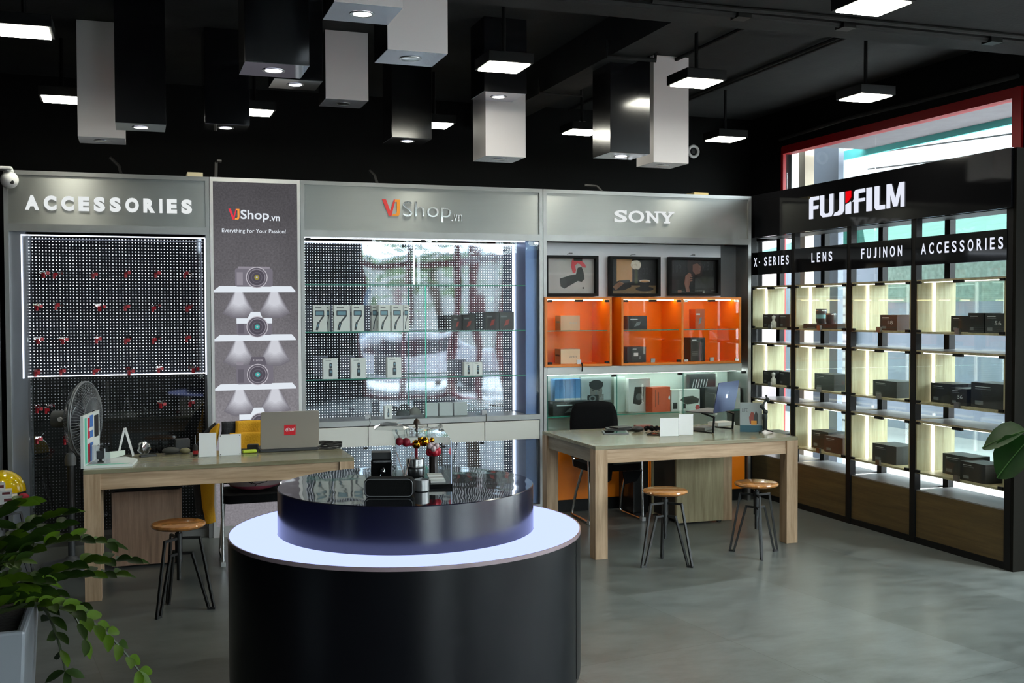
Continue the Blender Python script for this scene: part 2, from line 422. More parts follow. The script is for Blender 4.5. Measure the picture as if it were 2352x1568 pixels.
f.box(-4.2, -2.4, -10.7, -10.62, 3.22, 3.3); f.box(-4.2, -2.4, -10.7, -10.62, 0, .08)
window('window_4', f, MB().box(-4.12, -2.48, -10.67, -10.66, .08, 3.22), darkred)
# concrete beams under the ceiling
struct('trim_1', MB().box(-2.385, -2.15, -2.79, .95, 3.22, 3.46), dark_paint)
struct('trim_2', MB().box(-6.5, .42, -3.85, -2.79, 3.22, 3.46), dark_paint)
# conduit runs
def conduit(pts, r, label, clips=()):
    t = thing('conduit', label, 'pipe', pts[0])
    MB().tube(pts, r, 8).build('pipe', dark_paint, t, smooth=True)
    for c in clips: MB().box(c[0] - .02 - r, c[0] + .02 + r, c[1] - .02 - r, c[1] + .02 + r, c[2] - r - .004, c[2] + r + .02).build('pipe_clip', blackmetal, t)
conduit([(-6.4, -3.12, 3.198), (-1.66, -3.12, 3.198), (.4, -3.12, 3.198)], .02, 'thick grey conduit along the underside of the ceiling beam nearest the camera', [(-2.15, -3.12, 3.198), (-1.5, -3.12, 3.198), (-.5, -3.12, 3.198)])
conduit([(-2.7, -3.18, 3.204), (-2.2, -3.18, 3.204), (-1.9, -3.2, 3.204), (.4, -3.2, 3.204)], .013, 'thin grey conduit running beside the thick one under the near ceiling beam')
conduit([(-.72, .9, 3.44), (-.78, -2.78, 3.44)], .014, 'black conduit on the ceiling above the lamp by the window wall')
conduit([(-.67, .9, 3.44), (-.73, -2.78, 3.44)], .010, 'slimmer black conduit next to the ceiling conduit by the window wall')
conduit([(-1.48, .9, 3.44), (-1.5, -2.78, 3.44)], .014, 'single black conduit on the ceiling between beam and window wall')
conduit([(-2.43, -2.03, 3.3), (-2.43, -2.03, 3.2), (-2.1, -2.03, 3.2), (-2.1, -2.03, 3.26), (-2.1, -2.03, 3.44)], .014, 'bent black conduit crossing under the long beam, nearer crossing')
conduit([(-2.43, -.85, 3.3), (-2.43, -.85, 3.2), (-2.1, -.85, 3.2), (-2.1, -.85, 3.44)], .012, 'bent black conduit crossing under the long beam, farther crossing')
conduit([(.38, .4, 3.19), (.36, -.6, 3.21), (.38, -1.4, 3.2), (.37, -2.42, 3.19)], .016, 'grey cable bundle sagging above the red window frame')
# short cables poking up behind the cabinets
def stub(pts, label):
    tag(MB().tube(pts, .012, 6).build('cable', blackplastic, smooth=True), label, 'cable')
stub([(-5.25, .3, 2.63), (-5.27, .35, 2.72), (-5.33, .37, 2.78)], 'black cable stub behind the ACCESSORIES header')
stub([(-4.59, .25, 2.63), (-4.585, .25, 2.76), (-4.575, .22, 2.77), (-4.55, .22, 2.765)], 'bent black pipe end above the banner column')
stub([(-3.35, .3, 2.63), (-3.37, .34, 2.72), (-3.4, .38, 2.76)], 'black cable stub above the centre header')
stub([(-1.4, .3, 2.63), (-1.45, .35, 2.7), (-1.55, .38, 2.71)], 'black cable stub above the rightmost header')

# ---------------------------------------------------------------- pendant panel lamps
lamp_glow = emis('lamp_panel', (1., .98, .84), 44.)
def pendant():
    t = thing('pendant_lamp', 'x', 'lamp', (0, 0, 3.05), 'square pendant panel lamps')
    MB().box(-.135, .135, -.135, .135, 3.05, 3.11).build('housing', blackmetal, t, bevel=.003)
    MB().box(-.118, .118, -.118, .118, 3.044, 3.051).build('light_panel', lamp_glow, t)
    MB().tube([(0, 0, 3.11), (0, 0, 3.45)], .012, 8).build('rod', blackmetal, t, smooth=True)
    b = MB().box(-.03, .03, -.008, .008, 3.11, 3.135); b.box(-.01, .01, -.02, .02, 3.11, 3.12); b.build('bracket', steel, t)
    return t
lamp0 = pendant()
LAMPS = [(-5.68, -2.19, 'lit square pendant lamp at the far left, nearest row on that side'), (-5.61, -.37, 'lit pendant lamp left of the tall silver box'),
 (-4.36, -.29, 'lit pendant lamp half hidden behind a black box left of centre'), (-3.15, -2.19, 'lit square pendant lamp hanging over the room centre on a long rod'),
 (-3.02, -.17, 'small lit pendant lamp behind the black box at the centre'), (-1.83, -.22, 'lit pendant lamp beside the long beam, far row'),
 (-1.88, -2.15, 'lit pendant lamp overlapping the tall white box'), (-.57, -.26, 'lit pendant lamp in the far right corner'),
 (-.585, -2.09, 'lit pendant lamp before the red framed window'), (-1.93, -3.91, 'lit pendant lamp cut by the top edge of the picture')]
for i, (x, y, lb) in enumerate(LAMPS):
    o = lamp0 if i == 0 else dup(lamp0, (x, y, 3.05))
    o.location = (x, y, 3.05 if i < 9 else 3.05); o['label'] = lb

# ---------------------------------------------------------------- hanging box downlights
box_silver = brushed('brushed_silver_box', srgb(248, 241, 239), .5, 'z', 140, metal=.05)
box_black = mat('gloss_black_box', (.006, .006, .007), .16, spec=.6)
box_mirror = mat('polished_bottom', srgb(170, 172, 186), .07, metal=1.)
box_pale = mat('satin_bottom', srgb(190, 190, 200), .25, metal=.65)
spot_lit = emis('spot_bulb', (1, .98, .95), 9.)
spot_dim = mat('spot_bulb_off', (.5, .5, .5), .15, metal=1.)
def hang_box(x, y, z, side, front, lit, label, s=.28, top=3.46):
    h = s / 2
    t = thing('ceiling_box_light', label, 'light', (x, y, z), 'box downlights hanging from the ceiling')
    b = MB(); b.box(x - h, x + h, y - h, y + h, z, top)
    b.m = [2, 1, 0, 1, 1, 1]
    b.build('box', [front, side, box_mirror if front is box_black else box_pale], t, bevel=.002)
    MB().lathe([(.052, z - .0005), (.051, z - .003), (.044, z - .004), (.038, z - .002)], (x, y, 0), 28, caps=False).build('trim_ring', steel, t, smooth=True)
    MB().lathe([(.038, z - .002), (.026, z - .0012), (.001, z - .001)], (x, y, 0), 24, caps=False).build('bulb', spot_lit if lit else spot_dim, t, smooth=True)
k_ = .28 / .30
def HB(cx, cy, cz): return (-5.1822 + (cx + 5.1822) * k_, -8.1401 + (cy + 8.1401) * k_, 1.65 + (cz - 1.65) * k_)
for cx, cy_, cz, fm, sm, lit, lb in [
    (-5.368, -.192, 2.817, box_silver, box_silver, 0, 'tall brushed silver hanging box at the left'),
    (-5.124, -.846, 2.816, box_black, box_black, 1, 'long gloss black hanging box just right of the tall silver one'),
    (-4.554, -.256, 2.936, box_black, box_black, 1, 'black hanging box with a small lamp next to it, left of centre'),
    (-4.528, -2.782, 2.812, box_black, box_black, 1, 'large black hanging box with polished bottom, lower of the two at upper left centre'),
    (-4.195, -1.157, 3.084, box_black, box_black, 1, 'black hanging box tucked behind the large black one'),
    (-4.214, -3.374, 2.958, box_silver, box_black, 1, 'white hanging box nearest the camera at the top edge'),
    (-3.871, -2.869, 2.898, box_silver, box_black, 0, 'white hanging box right of the nearest white one'),
    (-3.76, -.453, 3.117, box_silver, box_black, 0, 'long white hanging box below the nearest white one'),
    (-3.241, -.223, 2.911, box_black, box_black, 1, 'short black hanging box at the room centre'),
    (-2.826, -1.127, 3.097, box_black, box_black, 1, 'black hanging box whose bottom shows right above a white box'),
    (-2.684, -.711, 2.735, box_silver, box_silver, 0, 'white hanging box in the middle, below a black one'),
    (-1.953, -1.21, 2.723, box_black, box_black, 1, 'black hanging box with a lamp mirrored in its front, left of the tall white one'),
    (-1.27, -.502, 2.776, box_silver, box_silver, 0, 'tall white hanging box at the right'),
    (-4.66, -3.92, 2.99, box_black, box_black, 1, 'black hanging box at the top edge left of the nearest white one')]:
    hang_box(*HB(cx, cy_, cz), sm, fm, lit, lb)
# white dome camera on its arm
t = thing('security_camera', 'white dome security camera at the left end of the header', 'camera', (-5.97, -.1, 2.5))
MB().ball((-5.96, -.1, 2.54), .058, 20).build('dome', whiteplastic, t, smooth=True)
b = MB().box(-6.5, -5.94, -.16, -.05, 2.605, 2.625); b.lathe([(.03, 2.59), (.03, 2.607)], (-5.96, -.1, 0), 16); b.build('arm', whiteplastic, t, bevel=.006)
MB().lathe([(.014, 0), (.012, .008), (.001, .009)], (-5.97, -.1, 2.5), 16).build('lens', blackplastic, t).matrix_local = Matrix.Translation((.03, -.045, .02)) @ Matrix.Rotation(PI / 2, 4, 'X')
t = thing('security_camera', 'small dark round camera on the wall in the far right corner', 'camera', (-.3, .9, 3.03))
MB().tube([(-.25 + .05 * math.cos(a), .86, 3.12 + .05 * math.sin(a)) for a in [2 * PI * i / 16 for i in range(16)]], .014, 8, closed=True).build('ring', whiteplastic, t, smooth=True)
MB().box(-.27, -.23, .86, .95, 3.1, 3.14).build('mount', blackplastic, t)
t = thing('side_cabinet', 'dark tall cabinet with a lit strip at the very left edge', 'cabinet', (-6.2, -.2, 0))
MB().box(-6.42, -6.035, -.35, -.06, 0, 2.6).build('body', mat('side_dark', (.018, .018, .02), .4), t)
MB().box(-6.2, -6.05, -.362, -.351, 2.2, 2.23).build('rail', steel, t)
MB().box(-6.2, -6.05, -.36, -.351, 2.1, 2.112).build('led_strip', emis('led_side', (.86, .92, 1), 1.5), t)
# ---------------------------------------------------------------- back wall cabinets
sign_metal = brushed('brushed_sign_metal', srgb(160, 162, 158), .42, 'x', 120, metal=.9, aniso=.8)
side_metal = brushed('brushed_side_metal', srgb(170, 172, 178), .3, 'z', 60)
white_letter = emis('white_letter', srgb(236, 240, 240), .95)
led_white = emis('led_strip_white', (.86, .92, 1), 5.)
led_cool = emis('led_strip_cool', (.78, .84, 1), 3.)
Z0, Z1, ZT = 2.205, 2.256, 2.62
def rails(mb, x0, x1, cols, y0=0, y1=.06, wd=.028):
    """outer cabinet frame: posts and the rails of the header"""
    for x in (x0, x1 - wd): mb.box(x, x + wd, y0, .4, .0, ZT)
    mb.box(x0 + wd, x1 - wd, y0, y1, ZT - .03, ZT); mb.box(x0 + wd, x1 - wd, y0, y1, Z0, Z1)
    mb.box(x0 + wd, x1 - wd, y1, .4, ZT - .02, ZT)
# --- accessories cabinet
x0, x1 = -6.01, -4.655
t = thing('accessory_cabinet', 'leftmost back wall cabinet with black dotted board under an ACCESSORIES header', 'cabinet', (-5.33, .2, 0))
f = MB(); rails(f, x0, x1, 0); f.box(x0, x1, .06, .4, 0, .06); f.build('frame', alu, t)
sg = MB().box(x0 + .028, x1 - .028, .012, .05, Z1, ZT - .03).build('sign_panel', sign_metal, t)
sign_text(MB(), 'ACCESSORIES', -5.876, -4.775, 2.352, 2.452, XZ(.01), 0, bold=.06, gap=.24, thick=.01).build('lettering', white_letter, sg)
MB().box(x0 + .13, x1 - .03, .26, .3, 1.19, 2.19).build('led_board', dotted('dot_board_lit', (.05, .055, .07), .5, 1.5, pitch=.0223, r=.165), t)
MB().box(x0 + .13, x1 - .03, .26, .3, .88, 1.188).build('dark_board', dotted('dot_board_spill_glow', (.075, .08, .08), .8, .28, pitch=.0223, r=.14), t)  # unlit holes here; their glow imitates lamp light from above
MB().box(x0 + .13, x1 - .03, .26, .3, .06, .88).build('dark_board', dotted('dot_board_faint_glow', (.075, .08, .08), .8, .03, pitch=.0223, r=.14), t)  # glow lowered again, imitating that light fading downward
f = MB().box(x0 + .028, x0 + .13, .06, .3, .06, Z0); f.build('side_return', side_metal, t)
MB().box(x1 - .03, x1 - .028, .06, .3, .06, Z0).build('side_return', side_metal, t)
f = MB().box(x0 + .1, x1 - .03, .045, .053, Z0 - .028, Z0 - .02); f.box(x0 + .1, x0 + .108, .045, .053, 1.19, Z0 - .028); f.box(x1 - .036, x1 - .029, .045, .053, 1.19, Z0 - .028)
f.build('led_strip', led_cool, t)
MB().box(x0 + .03, x1 - .03, .2, .206, 1.19, 1.196).build('led_strip', led_white, t)
tag(MB().box(-4.8, -4.69, .12, .3, ZT, ZT + .045).build('small_box', mat('beige_box', srgb(190, 180, 150), .6), bevel=.002), 'beige box lying on top of the ACCESSORIES header', 'box')
# chrome peg hooks with red price tags
redtag = mat('red_tag', srgb(170, 12, 32), .45)
def hook():
    h = thing('peg_hook', 'x', 'hook', (0, 0, 0), 'peg hooks on the dotted board')
    b = MB().box(-.02, .02, .0, -.006, -.008, .012); b.tube([(-.012, -.003, .006), (-.012, -.1, .004), (-.012, -.125, .016)], .0026, 6); b.tube([(.012, -.003, .006), (.012, -.11, .008)], .0022, 6)
    b.build('wire', chrome, h)
    b = MB().obox((.012, -.112, -.006), (.022, .004, .022), .2); b.build('price_tag', redtag, h)
    b = MB().obox((-.012, -.085, -.02), (.014, .02, .036), .5); b.build('clip', redtag, h)
    return h
hook0 = hook(); first = True
ords = ['first', 'second', 'third', 'fourth', 'fifth', 'sixth']
for ri, z in enumerate((1.925, 1.695, 1.455, 1.235, .98, .75)):
    xs = (-5.835, -5.67, -5.43, -5.22, -5.01, -4.785)
    if ri == 0: xs = (-5.79,) + xs[1:]
    if ri == 4: xs = (-5.835, -5.74, -5.01, -4.785)
    if ri == 5: xs = (-5.835, -5.65)
    for ci, x in enumerate(xs):
        lb = 'chrome peg hook with red tag, %s row down, %s from the left' % (ords[ri], ords[ci])
        o = hook0 if first else dup(hook0, (0, 0, 0)); first = False
        o.location = (x, .247, z); o.rotation_euler = (rnd.uniform(-.12, .12), 0, abs(rnd.uniform(-.4, .4)) if ci == 0 else rnd.uniform(-.4, .4)); o['label'] = lb
# --- lightbox banner
bx0, bx1 = -4.655, -4.002
def banner_material():
    m = bpy.data.materials.new('backlit_print'); m.use_nodes = True; nt = m.node_tree
    nt.nodes.remove(nt.nodes['Principled BSDF'])
    tc = nd(nt, 'ShaderNodeTexCoord'); n1 = nd(nt, 'ShaderNodeTexNoise'); n1.inputs['Scale'].default_value = 70; n1.inputs['Detail'].default_value = 9; n1.inputs['Roughness'].default_value = .7
    nt.links.new(tc.outputs['Object'], n1.inputs['Vector'])
    n2 = nd(nt, 'ShaderNodeTexNoise'); n2.inputs['Scale'].default_value = 2.2; nt.links.new(tc.outputs['Object'], n2.inputs['Vector'])
    sp = nd(nt, 'ShaderNodeSeparateXYZ'); nt.links.new(tc.outputs['Object'], sp.inputs[0])
    mr = nd(nt, 'ShaderNodeMapRange'); mr.inputs[1].default_value = 2.5; mr.inputs[2].default_value = .6; mr.inputs[3].default_value = .5; mr.inputs[4].default_value = 1.5
    nt.links.new(sp.outputs[2], mr.inputs[0])
    a = nd(nt, 'ShaderNodeMapRange'); a.inputs[1].default_value = .3; a.inputs[2].default_value = .7; a.inputs[3].default_value = .72; a.inputs[4].default_value = 1.28; nt.links.new(n1.outputs[0], a.inputs[0])
    b = nd(nt, 'ShaderNodeMapRange'); b.inputs[1].default_value = .3; b.inputs[2].default_value = .7; b.inputs[3].default_value = .84; b.inputs[4].default_value = 1.2; nt.links.new(n2.outputs[0], b.inputs[0])
    p = nd(nt, 'ShaderNodeMath', operation='MULTIPLY'); nt.links.new(a.outputs[0], p.inputs[0]); nt.links.new(b.outputs[0], p.inputs[1])
    q = nd(nt, 'ShaderNodeMath', operation='MULTIPLY'); nt.links.new(p.outputs[0], q.inputs[0]); nt.links.new(mr.outputs[0], q.inputs[1])
    e = nd(nt, 'ShaderNodeEmission'); e.inputs[0].default_value = (.155, .147, .16, 1); nt.links.new(q.outputs[0], e.inputs[1])
    nt.links.new(e.outputs[0], nt.nodes['Material Output'].inputs[0])
    return m
t = thing('lightbox_banner', 'tall grey backlit banner column printed with cameras on shelves', 'banner', (-4.33, .1, 0))
f = MB()
for x in (bx0 + .003, bx1 - .025): f.box(x, x + .022, -.005, .4, 0, ZT)
f.box(bx0 + .025, bx1 - .025, -.005, .4, ZT - .03, ZT); f.box(bx0 + .025, bx1 - .025, -.005, .4, 0, .08); f.build('frame', mat('pale_aluminium', srgb(205, 203, 200), .4, metal=.6), t)
pf = MB().box(bx0 + .025, bx1 - .025, .0, .03, .08, ZT - .03).build('print_face', banner_material(), t)
K = XZ(0)
gm = [emis('print_white', srgb(225, 232, 240), 1.), emis('print_cone_outer', srgb(165, 162, 172), 1.), emis('print_cone_inner', srgb(205, 212, 222), 1.),
      emis('print_body', srgb(118, 114, 124), 1.), emis('print_body_dark', srgb(100, 96, 106), 1.), emis('print_lens', srgb(82, 78, 88), 1.), emis('print_ring', srgb(190, 186, 194), 1.),
      emis('print_teal', srgb(70, 170, 165), 1.), emis('print_mid', srgb(145, 140, 150), 1.), emis('print_gold', srgb(150, 140, 70), 1.)]
CN = len(gm); gm += [emis('print_cone_%d' % k, srgb(116 + 10 * k, 113 + 10.5 * k, 121 + 10.5 * k), 1.) for k in range(10)]
def cone(mb, x, z):
    for k in range(10):
        e = 1 - k / 10.5; L = .19 * (.45 + .55 * e)
        mb.flat([(x - .02 - .012 * e, z), (x + .02 + .012 * e, z), (x + .03 + .085 * e, z - L * .82), (x + .045 * e, z - L), (x - .045 * e, z - L), (x - .03 - .085 * e, z - L * .82)], K, .0006 + .00015 * k, CN + k)
pr = MB()
for z in (1.79, 1.435, 1.075):
    for x in (-4.455, -4.2): cone(pr, x, z)
    pr.flat([(-4.63, z - .003), (-4.045, z + .0), (-4.045, z + .01), (-4.075, z + .044), (-4.59, z + .044), (-4.63, z + .012)], K, .0022, 0)
def print_cam(mb, x, z, w, h, style):
    hw = w / 2
    top = 0 if style == 1 else 3
    mb.flat(rrect(x - hw, x + hw, z, z + h, .018), K, .003, 3)
    mb.flat(rect(x - hw + .012, x - hw + .055, z + .012, z + h - .03), K, .0034, 8 if style == 0 else 4)
    if style == 1:
        mb.flat(rect(x - hw, x + hw, z + h - .035, z + h + .004), K, .0036, 0)
        mb.flat([(x - .05, z + h), (x + .06, z + h), (x + .04, z + h + .05), (x - .025, z + h + .05)], K, .0036, 0)
    if style == 2:
        mb.flat([(x - .04, z + h), (x + .085, z + h), (x + .07, z + h + .06), (x - .025, z + h + .06)], K, .0036, 4)
        put_text(mb, 'Canon', x - .01, x + .055, z + h + .028, z + h + .044, K, .0042, 6)
        mb.flat(rrect(x - hw + .0, x - hw + .05, z + h, z + h + .025, .01), K, .0036, 8)
    if style == 0:
        mb.flat(rrect(x - hw + .02, x + hw - .02, z + h - .004, z + h + .012, .005), K, .0036, 8)
    lx, lz = x + .02, z + h * .5
    for r_, m_ in ((.078, 6), (.072, 4), (.062, 8), (.057, 5), (.04, 4), (.034, 5), (.018, 7 if style else 9), (.007, 6)):
        mb.flat(ell(lx, lz, r_), K, .0045 + (.08 - r_) * .02, m_)
print_cam(pr, -4.345, 1.83, .27, .135, 0)
print_cam(pr, -4.345, 1.475, .255, .12, 1)
print_cam(pr, -4.345, 1.115, .265, .14, 2)
print_cam(pr, -4.33, .76, .26, .13, 1)
# shop name and slogan
def vj_logo(mb, u0, u1, v0, v1, fn, d, mr_, mo_):
    W_ = u1 - u0; H_ = v1 - v0
    P = lambda pts: [(u0 + a * W_, v0 + b * H_) for a, b in pts]
    mb.prism(P([(0, 1), (.2, 1), (.45, .35), (.6, .72), (.68, .92), (.52, .0), (.38, .0)][:0] or [(0, 1), (.22, 1), (.46, .32), (.66, 1), (.76, 1), (.52, 0), (.38, 0)]), fn, d, d + .001, mr_)
    mb.prism(P([(.74, 1), (1.0, 1), (1.0, .25), (.95, .08), (.85, 0), (.56, 0), (.6, .14), (.76, .15), (.82, .25), (.82, .86), (.7, .86)]), fn, d + .001, d + .002, mo_)
lm = len(gm); gm += [emis('print_red', srgb(232, 60, 75), 1.), emis('print_orange', srgb(245, 155, 70), 1.)]
vj_logo(pr, -4.522, -4.444, 2.317, 2.395, K, .003, lm, lm + 1)
put_text(pr, 'Shop', -4.436, -4.232, 2.302, 2.39, K, .003, 0, bold=.018); put_text(pr, '.vn', -4.228, -4.155, 2.313, 2.348, K, .003, 0, bold=.012)
put_text(pr, 'Everything For Your Passion!', -4.569, -4.112, 2.215, 2.252, K, .003, 0, bold=.008)
pr.build('printed_picture', gm, pf)
# --- centre glass cabinet
x0, x1 = -4.002, -2.078
t = thing('glass_cabinet', 'wide back wall cabinet with mirrored dotted board and glass shelves under the centre header', 'cabinet', (-3.04, .2, 0))
f = MB(); rails(f, x0, x1, 0); f.box(x0 + .028, x1 - .028, .0, .4, .775, .815); f.box(x0 + .028, x1 - .028, 0, .4, 0, .09); f.build('frame', alu, t)
sg = MB().box(x0 + .028, x1 - .028, .012, .05, Z1, ZT - .03).build('sign_panel', sign_metal, t)
b = MB(); vj_logo(b, -3.385, -3.244, 2.372, 2.5, XZ(.01), .002, 0, 1)
put_text(b, 'Shop', -3.222, -2.84, 2.335, 2.49, XZ(.01), .002, 2, bold=-.01, thick=.006); put_text(b, '.vn', -2.835, -2.75, 2.345, 2.4, XZ(.01), .002, 2, bold=-.012, thick=.006)
b.build('lettering', [mat('logo_red', srgb(226, 50, 48), .4), mat('logo_orange', srgb(240, 150, 30), .4), mat('mirror_letter', (.8, .8, .8), .1, metal=1.)], sg)
dm = dotted('dot_board_mirror', srgb(170, 176, 192), .93, 1.7, pitch=.0208, r=.165, wave=.008, wscale=1.1)
MB().box(x0 + .03, x1 - .13, .33, .36, .815, Z0 - .012).build('led_board', dm, t)
MB().box(x0 + .03, x1 - .13, .33, .36, .09, .612).build('led_board', dm, t)
MB().box(x0 + .0285, x0 + .031, .05, .33, .09, Z0).build('side_return', side_metal, t)
MB().box(x1 - .13, x1 - .029, .05, .36, .09, Z0).build('side_return', mat('side_metal_blue_cast', srgb(92, 112, 150), .4, metal=.8), t)  # blue cast of the LED light is put into this metal's colour
f = MB().box(x0 + .03, x1 - .13, .315, .323, Z0 - .02, Z0 - .01); f.box(x1 - .142, x1 - .13, .318, .329, .82, Z0 - .02); f.box(x1 - .142, x1 - .13, .318, .329, .1, .61)
f.box(x0 + .03, x1 - .13, .06, .075, Z0 - .009, Z0 - .003); f.box(-3.06, -3.052, .318, .329, 1.86, Z0 - .02)
f.build('led_strip', led_white, t)
for z in (1.845, 1.485, 1.125):
    s = MB().box(x0 + .035, x1 - .035, .06, .3, z, z + .008).build('glass_shelf', clear, t)
    MB().box(x0 + .035, x1 - .035, .0575, .06, z, z + .008).build('shelf_edge', edge_glass, s)
MB().box(-3.04, -3.034, .05, .3, .815, Z0).build('glass_divider', clear, t)
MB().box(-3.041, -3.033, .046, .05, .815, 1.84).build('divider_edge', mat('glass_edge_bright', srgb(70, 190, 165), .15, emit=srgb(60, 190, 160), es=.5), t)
lockm = mat('lock_metal', srgb(150, 150, 150), .3, metal=1.)
for i in range(4):
    a = x0 + .03 + i * (x1 - x0 - .06) / 4; b_ = x0 + .03 + (i + 1) * (x1 - x0 - .06) / 4
    d = MB().box(a + .002, b_ - .002, .012, .018, .82, Z0 - .004).build('glass_door', clear, t)
    MB().box(a + (.005 if i % 2 == 0 else -.04 + b_ - a), a + (.045 if i % 2 == 0 else -.005 + b_ - a), .006, .022, Z0 - .03, Z0 - .008).build('hinge', blackmetal if i < 2 else steel, d)
    if i % 2 == 0:
        lk = MB().box(b_ - .02, b_ + .02, .004, .011, .825, .86).build('lock', lockm, d)
        b = MB().tube([(b_ + .012, .0, .835), (b_ + .016, -.004, .8), (b_ + .012, -.004, .77)], .003, 5); b.build('key', steel, d)
cream = mat('cream_laminate', srgb(205, 203, 195), .35)
for i in range(4):
    a = x0 + .03 + i * (x1 - x0 - .06) / 4; b_ = x0 + .03 + (i + 1) * (x1 - x0 - .06) / 4
    d = MB().box(a + .003, b_ - .003, -.004, .35, .618, .768).build('drawer', cream, t, bevel=.002)
for i in range(4):
    a = x0 + .03 + i * (x1 - x0 - .06) / 4; b_ = x0 + .03 + (i + 1) * (x1 - x0 - .06) / 4
    d = MB().box(a + .002, b_ - .002, .012, .018, .095, .612).build('glass_door', clear, t)
    if i % 2: MB().box(a - .035, a - .004, .004, .011, .595, .612).build('hinge', blackmetal, d)
# --- right cabinet (header with slab lettering)
x0, x1 = -2.072, -.161
t = thing('showcase_cabinet', 'rightmost back wall cabinet with framed photos and orange niches under its metal header', 'cabinet', (-1.12, .2, 0))
f = MB(); rails(f, x0, x1, 0); f.build('frame', alu, t)
sg = MB().box(x0 + .028, x1 - .028, .012, .05, Z1, ZT - .03).build('sign_panel', sign_metal, t)
b = MB(); L0, L1, V0, V1 = -1.446, -.9, 2.372, 2.468; Hh = V1 - V0; q = XZ(.01)
put_text(b, 'S', -1.446, -1.336, V0 - .001, V1 + .001, q, 0, bold=.02, thick=.012)
for (x, z, w2, h2) in ((-1.443, V0, .012, .034), (-1.351, V1 - .034, .012, .034)): b.prism(rect(x, x + w2, z, z + h2), q, 0, .012)
put_text(b, 'O', -1.318, -1.18, V0 - .001, V1 + .001, q, 0, bold=.015, thick=.012)
def P2(pts, x, w2): b.prism([(x + a * w2, V0 + c * Hh) for a, c in pts], q, 0, .012)
P2([(0, 0), (.34, 0), (.34, .14), (.25, .14), (.25, .72), (.8, 0), (.9, 0), (.9, .86), (1, .86), (1, 1), (.66, 1), (.66, .86), (.76, .86), (.76, .32), (.24, 1), (0, 1), (0, .86), (.1, .86), (.1, .14), (0, .14)], -1.162, .125)
P2([(.3, 0), (.7, 0), (.7, .13), (.59, .13), (.59, .42), (.9, .87), (1, .87), (1, 1), (.62, 1), (.62, .87), (.72, .87), (.52, .57), (.32, .87), (.4, .87), (.4, 1), (0, 1), (0, .87), (.1, .87), (.41, .42), (.41, .13), (.3, .13)], -1.03, .13)
b.build('lettering', white_letter, sg)
MB().box(x0 + .029, x1 - .2, .17, .39, 1.757, Z0 - .001).build('back_panel', mat('silver_back', srgb(236, 237, 242), .45, metal=.1), t)
MB().box(x1 - .199, x1 - .029, .2, .36, 1.757, Z0 - .001).build('side_return', mat('grey_side', srgb(120, 124, 128), .5, metal=.4), t)
MB().box(x0 + .029, x1 - .09, .0, .36, 1.126, 1.19).build('ledge', mat('silver_ledge', srgb(185, 187, 184), .4, metal=.4), t, bevel=.002)
tag(MB().box(-.66, -.52, .1, .3, ZT, ZT + .03).build('small_box', mat('wood_block', srgb(170, 150, 100), .6), bevel=.002), 'pale wooden block lying on top of the rightmost header', 'box')
# glass showcase between ledge and base
gtint = glass('greenish_glass', (.93, .98, .965), .4)
t = thing('glass_showcase', 'glass fronted showcase under the orange niches', 'showcase', (-1.12, .2, .5))
f = MB().box(x0 + .031, x1 - .031, .34, .355, .502, 1.124); f.build('back_panel', mat('pale_green_back', srgb(206, 218, 210), .35), t)
f = MB().box(x0 + .031, x1 - .031, .03, .339, .78, .788).build('glass_shelf', gtint, t)
MB().box(x0 + .031, x1 - .031, .027, .03, .78, .788).build('shelf_edge', edge_glass, t)
for i in range(3):
    a = x0 + .036 + i * (x1 - x0 - .072) / 3; b_ = a + (x1 - x0 - .072) / 3
    d = MB().box(a + .002, b_ - .002, .008, .014, .502, 1.12).build('glass_door', gtint, t)
    MB().box(a - .001, a + .001, .006, .016, .502, 1.12).build('door_edge', edge_glass, d)
    MB().box(b_ - .05, b_ - .01, .002, .02, 1.1, 1.12).build('hinge', blackmetal, d)
MB().box(x0 + .031, x1 - .031, .2, .215, 1.112, 1.118).build('led_strip', emis('led_added_fill', (.88, 1, .95), 20.), t)  # added strip, out of sight under the ledge, to brighten the showcase
orange = mat('orange_laminate', srgb(246, 132, 14), .35)
orange_edge = mat('orange_edge', srgb(214, 120, 30), .4)
t = thing('base_cabinet', 'low orange base cabinet with black plinth behind the right desk', 'cabinet', (-1.12, .2, 0))
MB().box(x0 + .035, x1 - .04, .045, .34, .1, .5).build('body', orange, t)
for i in range(4):
    a = x0 + .035 + i * (x1 - x0 - .075) / 4; b_ = a + (x1 - x0 - .075) / 4
    MB().box(a + .002, b_ - .002, .025, .045, .105, .497).build('door', orange, t, bevel=.001)
MB().box(x0 + .04, x1 - .05, .06, .34, 0, .1).build('plinth', blackmetal, t)
